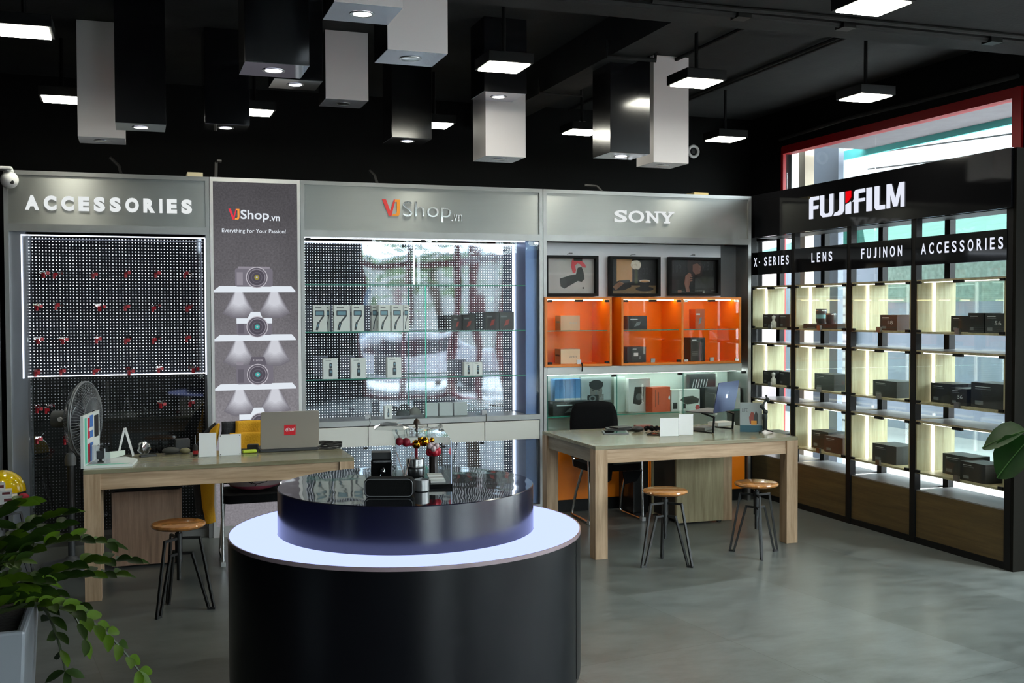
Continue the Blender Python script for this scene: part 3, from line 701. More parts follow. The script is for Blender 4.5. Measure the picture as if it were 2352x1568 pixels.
# orange wall niches
warm = emis('warm_led', (1., .82, .42), 18.)
def niche(xa, xb, cells, label):
    t = thing('wall_niche', label, 'cabinet', ((xa + xb) / 2, .18, 1.19))
    za, zb, ya, yb = 1.192, 1.755, -.02, .36; k = .018
    MB().box(xa, xb, yb - .012, yb, za, zb).build('back_panel', orange, t)
    b = MB().box(xa, xb, ya + .004, yb - .012, za, za + k); b.box(xa, xb, ya + .004, yb - .012, zb - k, zb)
    xs = [xa + i * (xb - xa - k) / cells for i in range(cells + 1)]
    for x in xs: b.box(x, x + k, ya + .004, yb - .012, za + k, zb - k)
    b.build('carcass', orange, t)
    e = MB().box(xa, xb, ya, ya + .0035, za, za + k); e.box(xa, xb, ya, ya + .0035, zb - k, zb)
    for x in xs: e.box(x, x + k, ya, ya + .0035, za + k, zb - k)
    e.build('edge_band', orange_edge, t)
    for i in range(cells):
        a, c = xs[i] + k, xs[i + 1]
        MB().box(a + .01, c - .01, .1, .115, zb - k - .009, zb - k - .001).build('led_strip', warm, t)
        s = MB().box(a, c, .03, yb - .013, 1.478, 1.485).build('glass_shelf', clear, t)
        MB().box(a, c, .027, .0299, 1.478, 1.485).build('shelf_edge', edge_glass, s)
        mid = (a + c) / 2
        for p0, p1 in ((a + .002, mid - .002), (mid + .002, c - .002)):
            d = MB().box(p0, p1, ya + .006, ya + .011, za + k + .002, zb - k - .002).build('glass_door', clear, t)
            for z in (za + k + .004, zb - k - .022):
                MB().box(p0 + .004 if p0 < mid else p1 - .04, p0 + .04 if p0 < mid else p1 - .004, ya - .004, ya + .013, z, z + .018).build('hinge', steel if i else blackmetal, d)
        MB().box(mid - .035, mid + .035, ya - .004, ya + .013, zb - k - .02, zb - k - .002).build('hinge', blackmetal, t)
        lk = MB().box(mid - .018, mid + .018, ya - .006, ya + .004, za + .022, za + .055).build('lock', lockm, t)
        if i == 0 and cells == 1: MB().tube([(mid + .02, ya - .01, za + .03), (mid + .025, ya - .014, za), (mid + .02, ya - .014, za - .04)], .005, 6).build('key', blackmetal, t)
niche(-2.066, -1.482, 1, 'single orange wall niche on the left, lit from its top')
niche(-1.395, -.27, 2, 'double orange wall niche on the right with two lit bays')
# framed photographs over the niches
def framed(xa, xb, za, zb, label, art, mats):
    t = thing('framed_photo', label, 'picture', ((xa + xb) / 2, .12, za))
    k = .022
    f_ = 8.262 / 8.39; xa, xb = -5.1822 + (xa + 5.1822) * f_, -5.1822 + (xb + 5.1822) * f_; za, zb = 1.65 + (za - 1.65) * f_, 1.65 + (zb - 1.65) * f_
    b = MB().box(xa, xb, .1, .15, za, za + k); b.box(xa, xb, .1, .15, zb - k, zb); b.box(xa, xa + k, .1, .15, za + k, zb - k); b.box(xb - k, xb, .1, .15, za + k, zb - k)
    b.build('frame', mat('black_frame', (.006, .006, .006), .5, spec=.15), t)
    m = MB(); fn = lambda u, v, d: (xa + k + u * (xb - xa - 2 * k), (.15 - d), za + k + v * (zb - za - 2 * k))
    art(m, fn); m.build('photo_print', mats, t)
    MB().box(xa + k, xb - k, .132, .135, za + k, zb - k).build('glazing', glass('photo_glass', (.99, .99, .99), .25), t)
    x = (xa + xb) / 2
    MB().tube([(x - .018, .168, zb + .012), (x - .01, .14, zb + .02), (x + .015, .135, zb + .02)], .004, 6).build('hanger', steel, t)
def pm(*cs): return [mat('print_%02x%02x%02x' % c, srgb(*c), .5) for c in cs]
def art1(m, F):
    m.flat(rect(0, 1, 0, 1), F, 0, 0); m.flat(rect(0, 1, .52, .6), F, .001, 3)
    m.flat([(.28, .42), (.3, .2), (.38, .14), (.66, .36), (.74, .33), (.8, .42), (.78, .62), (.74, .76), (.66, .74), (.62, .55), (.5, .52)], F, .002, 1)
    m.flat(ell(.36, .3, .07, .13), F, .003, 4)
    m.flat([(.53, .92), (.56, 1), (.76, 1), (.74, .94), (.82, .82), (.83, .74), (.76, .75), (.7, .84), (.65, .86), (.6, .8), (.62, .66), (.6, .58), (.55, .6), (.52, .76)], F, .004, 2)
    m.flat(rect(.57, .75, .93, 1), F, .005, 1); m.flat(ell(.77, .16, .016, .03), F, .003, 1)
framed(-1.965, -1.49, 1.767, 2.105, 'framed photo of a hand holding a black camera, left of the three', art1, pm((190, 192, 190), (12, 12, 13), (215, 66, 80), (200, 202, 200), (34, 34, 36)))
def art2(m, F):
    m.flat(rect(0, 1, 0, 1), F, 0, 0); m.flat(rect(.14, .48, .35, 1), F, .001, 1); m.flat(rect(.0, 1, 0, .24), F, .0015, 2)
    m.flat([(.03, .08), (.03, .3), (.2, .38), (.42, .4), (.46, .2), (.3, .1)], F, .002, 3); m.flat([(.05, .2), (.2, .36), (.3, .3), (.12, .1)], F, .003, 4)
    m.flat(ell(.56, .84, .12, .14, 10), F, .002, 5)
    for a, c in ((.5, .9), (.58, .92), (.63, .84), (.53, .78), (.6, .76)): m.flat(ell(a, c, .045, .055, 9), F, .003, 6)
    m.flat(rect(.53, .6, .3, .72), F, .002, 7)
    m.flat(ell(.75, .14, .2, .07), F, .003, 3); m.flat([(.63, .38), (.87, .38), (.84, .2), (.78, .12), (.7, .12), (.65, .2)], F, .004, 3); m.flat(ell(.75, .37, .12, .04), F, .005, 5); m.flat(ell(.75, .36, .1, .025), F, .006, 1)
framed(-1.383, -.91, 1.767, 2.104, 'framed photo of a coffee cup and white flowers, middle of the three', art2, pm((7, 6, 5), (186, 146, 98), (120, 98, 66), (12, 9, 9), (120, 82, 56), (210, 200, 180), (232, 226, 210), (70, 76, 50)))
def art3(m, F):
    m.flat(rect(0, 1, 0, 1), F, 0, 0); m.flat(rect(.0, .35, .5, .95), F, .001, 4)
    m.flat([(.4, 1), (.38, .8), (.42, .6), (.46, .5), (.6, .46), (.7, .55), (.72, .8), (.66, 1)], F, .0015, 1)
    m.flat([(.5, .86), (.5, .66), (.56, .56), (.66, .6), (.68, .8), (.6, .9)], F, .002, 2)
    m.flat([(.32, .3), (.34, .52), (.42, .62), (.47, .58), (.46, .4), (.42, .2), (.44, .04), (.36, .04)], F, .003, 3)
    m.flat([(.45, .3), (.44, .52), (.78, .5), (.8, .3), (.7, .22)], F, .0035, 5); m.flat(ell(.62, .4, .1, .12), F, .004, 0)
    for z in (.5, .44, .38): m.flat(ell(.46, z, .035, .02, 10), F, .0045, 3)
    m.flat(rect(.18, .26, .02, .1), F, .003, 2)
framed(-.825, -.325, 1.771, 2.106, 'dark framed portrait of a person behind a camera, right of the three', art3, pm((4, 4, 4), (40, 22, 20), (122, 84, 72), (140, 98, 84), (20, 18, 20), (18, 18, 20)))
# ---------------------------------------------------------------- lit display rack along the window wall
oak = wood('pale_oak', srgb(196, 184, 150), srgb(160, 146, 112), 'z', .5)
oak_dark = wood('brown_oak', srgb(98, 80, 46), srgb(72, 58, 33), 'y', .5)
greytop = mat('grey_shelf_top', srgb(118, 118, 118), .32)
gloss_black = mat('gloss_black_sign', (.006, .006, .007), .06, spec=.5)
letter_lit = emis('rack_letter', srgb(232, 236, 250), 1.)
strip = emis('rack_led', (1., .98, .9), 9.)
PY = [.28, -.387, -1.133, -1.863, -2.748]
t = thing('display_rack', 'black framed display rack of lit oak boxes along the window wall', 'rack', (.16, -1.23, 0))
for i, y in enumerate(PY):
    MB().box(0, .05, y - .027, y + .027, 0, 2.65).build('post', blackmetal, t)
    MB().box(.29, .34, y - .027, y + .027, 0, 2.65).build('post', blackmetal, t)
    for z in (.68, 1.17, 1.66): MB().box(.0505, .2895, y - .01, y + .01, z - .012, z + .012).build('cross_bar', blackmetal, t)
    MB().box(.0505, .2895, y - .02, y + .02, 2.301, 2.65).build('header_rib', blackmetal, t)
for i in range(4):
    MB().box(.005, .045, PY[i + 1] + .027, PY[i] - .027, 0.0, .045).build('bottom_rail', blackmetal, t)
MB().box(.05, .3, PY[-1], PY[0], 2.28, 2.3).build('header_underside', blackmetal, t)
hd = MB().box(-.02, .0, -2.775, .31, 2.28, 2.652).build('header_sign', gloss_black, t)
# big two-tone lettering
q = lambda u, v, d: (-.02 - d, u, v)
b = MB(); V0, V1 = 2.376, 2.55; H = V1 - V0
def PL(pts, ya, yb, m=0): b.prism([(ya + (yb - ya) * u, V0 + H * v) for u, v in pts], q, .001, .009, m)
Fp = [(0, 0), (.36, 0), (.36, .42), (.9, .42), (.95, .58), (.36, .58), (.36, .84), (1, .84), (1, 1), (.14, 1), (0, .9)]
PL(Fp, -.652, -.777)
PL([(0, 1), (.27, 1), (.27, .22), (.36, .15), (.66, .15), (.74, .22), (.74, 1), (1, 1), (1, .16), (.84, .0), (.2, .0), (0, .14)], -.8, -.964)
PL([(.58, 1), (1, 1), (1, .2), (.8, .03), (.5, 0), (0, 0), (.12, .14), (.42, .16), (.58, .26)], -.975, -1.1)
PL([(0, 1), (1, 1), (1, .72), (.45, .56), (0, .5)], -1.125, -1.185, 1)
PL([(0, 0), (1, 0), (1, .52), (0, .42)], -1.125, -1.185)
PL([(.14, 0), (.46, 0), (.46, .46), (.95, .46), (1, .6), (.46, .6), (.46, .84), (1, .84), (1, 1), (.3, 1), (.14, .9), (.14, .6), (0, .5), (.14, .52)], -1.206, -1.351)
PL([(0, 0), (1, 0), (1, 1), (0, 1)], -1.375, -1.43)
PL([(0, 1), (.42, 1), (.42, .18), (1, .18), (1, 0), (.18, 0), (0, .1)], -1.469, -1.579)
PL([(0, 0), (.18, 0), (.18, .7), (.4, .05), (.6, .05), (.82, .7), (.82, 0), (1, 0), (1, 1), (.74, 1), (.5, .3), (.26, 1), (0, 1)], -1.603, -1.789)
b.build('lettering', [letter_lit, emis('rack_letter_red', srgb(240, 10, 20), 1.)], hd)
for i, (txt, a, c) in enumerate((('X- SERIES', .204, -.332), ('LENS', -.655, -.93), ('FUJINON', -1.287, -1.747), ('ACCESSORIES', -1.945, -2.7))):
    lb = MB().box(-.004, .012, PY[i + 1] + .02, PY[i] - .02, 1.955, 2.15).build('label_board', gloss_black, t)
    b = MB(); sign_text(b, txt, a, c, 2.028, 2.104, lambda u, v, d: (-.005 - d, u, v), .001, 0, bold=.02, gap=.42); b.build('lettering', letter_lit, lb)
MB().box(.0, .34, -2.80, -2.777, 0, 2.65).build('end_panel', mat('end_panel_dark', (.008, .0075, .006), .8, spec=.05), t)
pale = glass('rack_glass', (.95, .98, .97), .4)
for i in range(4):
    ya, yb = PY[i + 1] + .03, PY[i] - .03
    MB().box(.012, .03, ya, yb, .045, .37).build('wood_panel', oak_dark, t)
    MB().box(.012, .33, ya, yb, .37, .378).build('lower_top', greytop, t)
    for za, zb in ((.495, .868), (.985, 1.36), (1.478, 1.852)):
        k = .014
        bx = thing('display_box', None, None, (.16, (ya + yb) / 2, za)); bx.parent = t; bx.location = Vector((.16, (ya + yb) / 2, za)) - t.location
        if True:
            b = MB().box(.004, .33, ya, yb, za, za + k); b.box(.004, .33, ya, yb, zb - k, zb); b.box(.004, .33, ya, ya + k, za + k, zb - k); b.box(.004, .33, yb - k, yb, za + k, zb - k)
            b.build('carcass', oak, bx)
            MB().box(.006, .33, ya + .002, yb - .002, zb + .0005, zb + .003).build('grey_top', greytop, bx)
            MB().box(.322, .328, ya + k, yb - k, za + k, zb - k).build('back_glass', pale, bx)
            s = MB().box(.13, .146, yb - k - .009, yb - k - .001, za + k, zb - k); s.build('led_strip', strip, bx)
            s = MB().box(.13, .146, ya + k + .001, ya + k + .009, za + k, zb - k); s.build('led_strip', strip, bx)
            s = MB().box(.02, .03, ya + k + .04, yb - k - .04, zb - k - .006, zb - k - .0005); s.build('led_strip', emis('rack_led_soft', (1., .98, .9), 4.), bx)
            mid = (ya + yb) / 2
            for p0, p1 in ((ya + .004, mid - .002), (mid + .002, yb - .004)):
                MB().box(-.003, .003, p0, p1, za + .006, zb - .006).build('glass_door', pale, bx)
            for z in (za + .008, zb - .026):
                for y0 in (yb - .045, ya + .005): MB().box(-.008, .01, y0, y0 + .04, z, z + .018).build('hinge', blackmetal, bx)
            MB().box(-.008, .01, mid - .045, mid + .045, zb - .028, zb - .008).build('door_clip', blackmetal, bx)
            MB().box(-.012, .004, mid - .022, mid + .022, za + .004, za + .042).build('lock', lockm, bx)
    # mid rear upright seen between the boxes
    mid = (ya + yb) / 2
# ---------------------------------------------------------------- goods
def carton(name, label, cat, c, size, rz, mats, art=None, group=None, base=None):
    """a printed carton standing at c (centre of its base); art draws on the front face (local -y)"""
    w2, d2, h2 = size[0] / 2, size[1] / 2, size[2]
    b = MB().box(-w2, w2, -d2, d2, 0, h2)
    if art: art(b, lambda u, v, d: (-w2 + u * size[0], -d2 - d * .4, v * h2), lambda u, v, d: (-w2 - d * .4, d2 - u * size[1], v * h2))
    o = b.build(name, mats, base=(0, 0, 0)); o.location = c; o.rotation_euler = (0, 0, rz)
    return tag(o, label, cat, group)
cblack = mat('carton_black', (.012, .0125, .013), .4); cgrey = mat('carton_dark_grey', (.03, .033, .035), .4); cbrown = mat('carton_brown', srgb(62, 42, 38), .45)
cwhite = mat('carton_white', srgb(236, 237, 234), .4); ink = mat('ink_white', srgb(205, 210, 210), .5); inkg = mat('ink_grey', srgb(110, 115, 118), .5); yel = mat('ink_yellow', srgb(240, 205, 20), .5)
def art_box(seed, sticker=False, y=False, num=None):
    r = random.Random(seed)
    def a(b, F, G):
        for k in range(2): b.flat(rect(.12, .12 + r.uniform(.3, .5), .82 - k * .09, .85 - k * .09), F, .001, 2 if k else 1)
        b.flat(rect(.12, .35, .12, .28), F, .001, 2)
        for k in range(5): b.flat(rect(.12, r.uniform(.35, .8), .85 - k * .1, .88 - k * .1), G, .001, 2)
        b.flat(rect(.12, .32, .72, .8), G, .0015, 1)
        if sticker: b.flat(rect(.1, .8, .12, .4), G, .002, 1)
        if y: b.flat(rect(.35, .75, .22, .3), G, .003, 3)
        if num: put_text(b, num, .45, .75, .4, .62, F, .002, 1)
    return a
RZ = -PI / 2      # front faces the room (-x)
def rackbox(ya, yb, z, h, x, d, m, art, label, rz=0.):
    w_ = abs(ya - yb)
    return carton('product_box', label, 'box', (x + d / 2, (ya + yb) / 2, z + .0145), (w_, d, h), RZ + rz, [m, ink, inkg, yel], art, 'boxed goods in the lit rack')
T1, T2, T3 = 1.478, .985, .495
rackbox(.16, .0, T1, .115, .06, .14, cbrown, art_box(1), 'brown box left of the white figure, top lit box under X-SERIES')
rackbox(-.03, -.19, T1, .115, .1, .14, cbrown, art_box(2), 'brown box right of the white figure, top lit box under X-SERIES')
rackbox(.16, .0, T2, .115, .06, .14, cblack, art_box(3), 'black box left of the white figure, middle lit box under X-SERIES')
rackbox(-.03, -.19, T2, .115, .1, .14, cblack, art_box(4), 'black box right of the white figure, middle lit box under X-SERIES')
rackbox(.15, -.15, T3, .075, .06, .16, cgrey, art_box(5), 'flat dark box alone in the lowest lit box under X-SERIES')
for z, lb in ((T1, 'small white bottle shaped figure between brown boxes under X-SERIES'), (T2, 'small white bottle shaped figure between black boxes under X-SERIES')):
    b = MB().lathe([(.02, 0), (.024, .01), (.024, .045), (.012, .06), (.012, .075), (.016, .08), (.016, .1), (.002, .105)], (.045, -.03, z + .0145), 16)
    tag(b.build('figurine', whiteplastic, smooth=True), lb, 'figurine')
def lens(x, y, z, r, h, band, label):
    t = thing('camera_lens', label, 'lens', (x, y, z))
    MB().lathe([(r * .85, z), (r * .9, z + .01), (r, z + h * .25), (r, z + h * .9), (r * .95, z + h), (r * .7, z + h)], (x, y, 0), 24).build('barrel', cgrey, t, smooth=True)
    MB().lathe([(r * 1.02, z + h * .35), (r * 1.02, z + h * .62)], (x, y, 0), 24, caps=False).build('ring', band, t, smooth=True)
    MB().lathe([(r * 1.02, z + h * .85), (r * 1.02, z + h * .93)], (x, y, 0), 24, caps=False).build('front_ring', steel, t, smooth=True)
o = carton('lens_case', 'flat dark case under two lenses, top lit box under LENS', 'case', (.13, -.68, T1 + .0145), (.46, .14, .04), RZ, [cgrey, ink, inkg, yel], art_box(7))
lens(.13, -.6, T1 + .0545, .045, .12, mat('lens_teal', srgb(120, 170, 175), .3), 'taller lens with pale rings standing on the flat case')
lens(.13, -.73, T1 + .0545, .042, .085, cgrey, 'shorter dark lens standing on the flat case')
rackbox(-.61, -.87, T2, .13, .06, .17, cblack, art_box(8, True), 'black box in the middle lit box under LENS')
rackbox(-.5, -.73, T3, .145, .11, .16, cblack, art_box(9, True), 'black box at the left in the lowest lit box under LENS')
rackbox(-.76, -1.0, T3, .13, .05, .16, cbrown, art_box(10), 'dark brown box at the right in the lowest lit box under LENS')
rackbox(-1.43, -1.62, T1, .115, .06, .2, cbrown, art_box(11, True, True, '18'), 'brown box with yellow label, top lit box under FUJINON')
rackbox(-1.35, -1.62, T2, .12, .06, .18, cgrey, art_box(12, True, True), 'dark box with yellow label, middle lit box under FUJINON')
rackbox(-1.35, -1.62, T3, .135, .06, .2, cgrey, art_box(13, True, True), 'dark box with yellow label, lowest lit box under FUJINON')
rackbox(-2.1, -2.28, T1, .11, .12, .16, cblack, art_box(14, True), 'black box at the left in the top lit box under ACCESSORIES on the rack')
rackbox(-2.33, -2.47, T1, .13, .06, .14, cblack, art_box(15), 'tall black box in the middle of the top lit box, ACCESSORIES column')
rackbox(-2.49, -2.68, T1, .128, .05, .14, cgrey, art_box(16, num='56'), 'dark box numbered 56 at the right of the top lit box')
rackbox(-1.93, -2.15, T2, .135, .1, .18, cblack, art_box(17), 'dotted black box at the left of the middle lit box, ACCESSORIES column')
rackbox(-2.17, -2.32, T2, .115, .06, .17, cblack, art_box(18, num='56'), 'smaller black box in the centre of the middle lit box, ACCESSORIES column')
rackbox(-2.35, -2.66, T2, .165, .07, .18, cblack, art_box(19), 'large black box at the right of the middle lit box, ACCESSORIES column')
rackbox(-2.03, -2.3, T3, .14, .12, .16, cgrey, art_box(20, True), 'dark box at the left of the lowest lit box, ACCESSORIES column')
rackbox(-2.3, -2.53, T3, .125, .03, .17, cblack, art_box(21, True), 'black box at the right of the lowest lit box, ACCESSORIES column', .0)
tag(MB().box(.12, .2, -2.68, -2.58, T3 + .0145, T3 + .07).build('tin', mat('pale_tin', srgb(150, 180, 175), .3, metal=.5), bevel=.003), 'small pale tin at the right end of the lowest lit box', 'tin')
# goods on the glass shelves of the centre cabinet
phone = mat('print_phone', srgb(60, 66, 72), .4); screen = mat('print_screen', srgb(120, 160, 180), .4)
def art_gimbal(b, F, G):
    b.flat([(.18, .07), (.34, .05), (.48, .34), (.32, .38)], F, .001, 1); b.flat([(.3, .2), (.36, .18), (.4, .28), (.35, .3)], F, .0016, 2); b.flat([(.34, .33), (.4, .3), (.66, .48), (.82, .6), (.78, .66), (.6, .54)], F, .0012, 1)
    b.flat(rrect(.14, .8, .6, .8, .03), F, .0014, 1); b.flat(rect(.2, .74, .63, .77), F, .002, 2)
    b.flat(rect(.16, .6, .9, .925), F, .001, 1)
    b.flat(rect(.1, .9, .6, .75), G, .001, 1); b.flat([(.3, .1), (.5, .1), (.6, .4), (.4, .42)], G, .001, 1)
def shelfbox(xa, xb, z, h, d, label, art=art_gimbal, m=cwhite, y=.08, rz=0., group='white accessory boxes on the glass shelves'):
    return carton('product_box', label, 'box', ((xa + xb) / 2, y + d / 2, z), (abs(xb - xa), d, h), rz, [m, phone, screen], art, group)
zz = 1.4935
for i, (a, c, lb, y) in enumerate((
    (-3.905, -3.8, 'white phone gimbal box, leftmost on the middle glass shelf', .07), (-3.79, -3.7, 'white gimbal box second from left, set back on the middle shelf', .16),
    (-3.745, -3.625, 'white gimbal box third from left on the middle shelf', .07), (-3.61, -3.515, 'white gimbal box fourth from left on the middle shelf', .07),
    (-3.44, -3.39, 'slim white gimbal box starting the second cluster', .15), (-3.4, -3.31, 'white gimbal box at the second cluster\'s left', .08),
    (-3.3, -3.21, 'white gimbal box at the second cluster\'s middle', .075), (-3.2, -3.16, 'slim white gimbal box ending the second cluster', .09))):
    if i == 1: a, c = -3.795, -3.76
    shelfbox(a, c, zz, .2, .07, lb, y=y)
def art_pocket(b, F, G):
    b.flat(rrect(.38, .64, .12, .5, .05), F, .001, 1); b.flat(rrect(.42, .6, .52, .78, .05), F, .0012, 1); b.flat(ell(.52, .68, .06, .05), F, .002, 2); b.flat(rect(.16, .55, .89, .91), F, .001, 1)
    b.flat(rect(.44, .58, .3, .42), F, .002, 2)
for a, c, lb in ((-3.83, -3.72, 'white pocket camera box, left of three on the lower glass shelf'), (-3.615, -3.505, 'white pocket camera box, middle of three on the lower glass shelf'), (-3.335, -3.225, 'white pocket camera box, right of three on the lower glass shelf')):
    shelfbox(a, c, 1.1335, .155, .06, lb, art_pocket)
def art_dark(b, F, G):
    b.flat(rect(.1, .5, .7, .78), F, .001, 1); b.flat([(.3, .2), (.6, .3), (.7, .6), (.45, .55)], F, .001, 2)
dk = [cblack, inkg, mat('ink_red', srgb(150, 50, 40), .5)]
for a, c, h, lb in ((-2.8, -2.73, .12, 'small black box left of the pair on the right middle shelf'), (-2.72, -2.62, .125, 'black box with dark print on the right middle shelf'), (-2.53, -2.42, .145, 'black box at the right cluster\'s left end'), (-2.415, -2.29, .145, 'black box with reddish print at the right cluster\'s end')):
    o = carton('product_box', lb, 'box', ((a + c) / 2, .13, zz), (c - a, .07, h), 0, dk, art_dark, 'dark boxes on the glass shelves')
for a, c, lb in ((-2.715, -2.645, 'small pale box with camera print, left of two on the lower right shelf'), (-2.64, -2.565, 'small pale box with camera print, right of two on the lower right shelf')):
    shelfbox(a, c, 1.1335, .105, .06, lb, art_pocket)
z_ = .8155
shelfbox(-3.36, -3.3, z_, .1, .04, 'tiny white box on the cabinet floor left of the dark pouch', art_pocket)
def pouch(x, y, z, sx, sy, sz, m, label):
    b = MB().ball((x, y, z + sz * .4), 1, 14, sq=(sx, sy, sz * .62), z0=-.62)
    tag(b.build('pouch', m, smooth=True), label, 'pouch')
pouch(-3.2, .14, z_, .06, .05, .06, mat('dark_pouch', (.02, .03, .032), .7), 'dark green lens pouch on the cabinet floor')
pouch(-3.1, .16, z_, .05, .05, .075, mat('grey_pouch', srgb(110, 110, 105), .7), 'grey lens pouch beside the dark green one')
fr = mat('frosted_box', srgb(190, 195, 195), .25)
for a, c, lb in ((-3.02, -2.92, 'frosted box beside the green glass edge'), (-2.91, -2.8, 'frosted box second from the green glass edge'), (-2.79, -2.68, 'frosted box third from the green glass edge')):
    tag(MB().box(a, c, .12, .2, z_, z_ + .105).build('frosted_box', fr, bevel=.004), lb, 'box', 'frosted boxes on the cabinet floor')
tag(MB().lathe([(.045, 0), (.05, .01), (.045, .06), (.001, .062)], (-2.55, .16, z_), 18).build('glass_pot', glass('pot_glass', (.85, .88, .88), 1.)), 'low clear pot on the cabinet floor', 'pot')
# goods in the orange niches
nw = mat('kraft_white', srgb(226, 205, 170), .5)
def art_kraft(b, F, G):
    put_text(b, 'ZV-E10', .45, .85, .42, .54, F, .001, 1); b.flat(rect(.1, .8, .5, .62), G, .001, 1)
def nich(x, z, w_, d, h, m, lb, art=art_dark, y=.1): carton('product_box', lb, 'box', (x, y + d / 2, z), (w_, d, h), 0, [m, ink if m is not nw else phone, inkg], art, 'boxes in the orange niches')
nich(-1.8, 1.4855, .17, .12, .12, mat('orange_white', srgb(236, 190, 150), .5), 'pale box on the glass shelf of the single orange niche', art_kraft)
nich(-1.8, 1.2105, .17, .13, .12, nw, 'cream box on the floor of the single orange niche', art_kraft)
nich(-1.19, 1.4855, .17, .13, .115, cblack, 'black box on the shelf of the left lit bay')
nich(-1.2, 1.2105, .175, .13, .13, cblack, 'black box with white square on the floor of the left lit bay', lambda b, F, G: (b.flat(rect(.35, .58, .4, .62), F, .001, 1), b.flat(ell(.68, .3, .07, .1), F, .001, 2), b.flat(rect(.3, .5, .84, .88), F, .001, 1)))
nich(-.6, 1.4855, .09, .11, .17, mat('carton_orange', srgb(190, 92, 40), .45), 'orange brown box on the shelf of the right lit bay', art_dark)
nich(-.62, 1.2105, .14, .12, .2, cblack, 'tall black box on the floor of the right lit bay', lambda b, F, G: ([b.flat(rect(.1, .5, .25 + k * .07, .28 + k * .07), F, .001, 2) for k in range(3)], b.flat(rect(.1, .4, .88, .92), F, .001, 1)))
# goods in the glass showcase
sz_ = .7885
blues = mat('print_sky', srgb(90, 150, 210), .4); greys = mat('print_grey', srgb(150, 152, 150), .4)
def art_port(b, F, G):
    b.flat(rect(0, 1, .35, 1), F, .001, 3); b.flat(rect(0, 1, 0, .35), F, .001, 1)
    b.flat([(.05, 0), (.14, .22), (.34, .32), (.62, .32), (.86, .2), (.97, 0)], F, .0012, 4)
    b.flat(ell(.5, .6, .21, .25, 20), F, .0015, 2); b.flat(ell(.5, .78, .24, .14, 20), F, .0018, 4); b.flat([(.3, .72), (.36, .8), (.5, .74), (.68, .8), (.71, .7), (.74, .86), (.26, .86)], F, .0019, 4)
    b.flat(ell(.4, .63, .045, .014, 10), F, .002, 4); b.flat(ell(.6, .63, .045, .014, 10), F, .002, 4); b.flat([(.48, .6), (.52, .6), (.54, .5), (.46, .5)], F, .002, 1)
    b.flat(rrect(.2, .6, .3, .5, .04), F, .0025, 4); b.flat(ell(.38, .4, .12, .085, 16), F, .003, 1); b.flat(ell(.38, .4, .07, .05, 14), F, .0032, 4)
    for k in range(4): b.flat(rrect(.58 + .0 * k, .76, .3 + k * .055, .345 + k * .055, .015, 2), F, .0034, 2)
carton('product_box', 'poster like box with a portrait of a man holding a camera', 'box', (-1.52, .24, sz_), (.27, .05, .3), 0, [greys, inkg, mat('print_face', srgb(120, 116, 112), .5), mat('print_pale', srgb(176, 186, 188), .4), cblack], art_port)
for i in range(5):
    carton('product_box', 'slim box with blue sky print, %s of five behind the chair' % ['first', 'second', 'third', 'fourth', 'fifth'][i], 'box', (-1.88 + i * .046, .24, sz_), (.044, .1, .29), 0, [blues, ink, cblack], lambda b, F, G: (b.flat(rect(0, 1, .1, .3), F, .001, 2), b.flat(rect(0, 1, .3, .45), F, .001, 1)), 'slim sky printed boxes in the showcase')
carton('product_box', 'long black box lying in front of the sky printed boxes', 'box', (-1.8, .12, sz_), (.34, .12, .115), 0, [cblack, ink, inkg], art_dark)
carton('product_box', 'pale green boxes side of a slim carton next to the portrait', 'box', (-1.3, .25, sz_), (.1, .05, .3), 0, [mat('pale_green_carton', srgb(190, 205, 195), .4), ink, inkg], None)
carton('product_box', 'white box printed with a large black lens', 'box', (-1.14, .2, sz_), (.2, .06, .28), 0, [cwhite, cblack, inkg], lambda b, F, G: (b.flat([(.2, .25), (.28, .75), (.72, .75), (.7, .3), (.5, .2)], F, .001, 1), b.flat(ell(.48, .45, .14, .1), F, .002, 2)))
carton('product_box', 'bright orange box in the glass showcase', 'box', (-.99, .12, sz_), (.19, .09, .21), .2, [mat('orange_carton', srgb(226, 84, 28), .4), mat('ink_dark_orange', srgb(150, 60, 30), .5), ink], lambda b, F, G: (b.flat(rect(.15, .2, .2, .9), F, .001, 1), b.flat(rect(.3, .36, .3, .8), F, .001, 1), b.flat(ell(.95, .55, .05, .08), F, .001, 2)))
carton('product_box', 'white box printed with a camcorder and a red dot', 'box', (-.74, .14, sz_), (.27, .09, .18), 0, [cwhite, cblack, mat('ink_red_dot', srgb(200, 50, 50), .5)], lambda b, F, G: (b.flat([(.3, .5), (.4, .65), (.75, .7), (.98, .55), (.95, .35), (.55, .3)], F, .001, 1), b.flat(rect(.4, .5, .1, .35), F, .001, 1), b.flat(rect(.05, .2, .1, .4), F, .001, 1), b.flat(ell(.92, .14, .08, .12), F, .002, 2)))
carton('product_box', 'tall dark box with scribbled white print behind the camcorder box', 'box', (-.5, .26, sz_), (.26, .05, .3), 0, [cgrey, ink, inkg], lambda b, F, G: [b.flat([(.1 + k * .1, .6), (.13 + k * .1, .6), (.2 + k * .1, .85), (.17 + k * .1, .85)], F, .001, 1) for k in range(6)])
carton('product_box', 'dark grey box in front of the scribbled one', 'box', (-.44, .16, sz_), (.2, .08, .19), 0, [cgrey, inkg, ink], None)
carton('product_box', 'white boxes block at the right end of the showcase', 'box', (-.27, .16, sz_), (.13, .12, .18), 0, [cwhite, inkg, ink], lambda b, F, G: b.flat(rect(.1, .5, .9, .92), F, .001, 1))
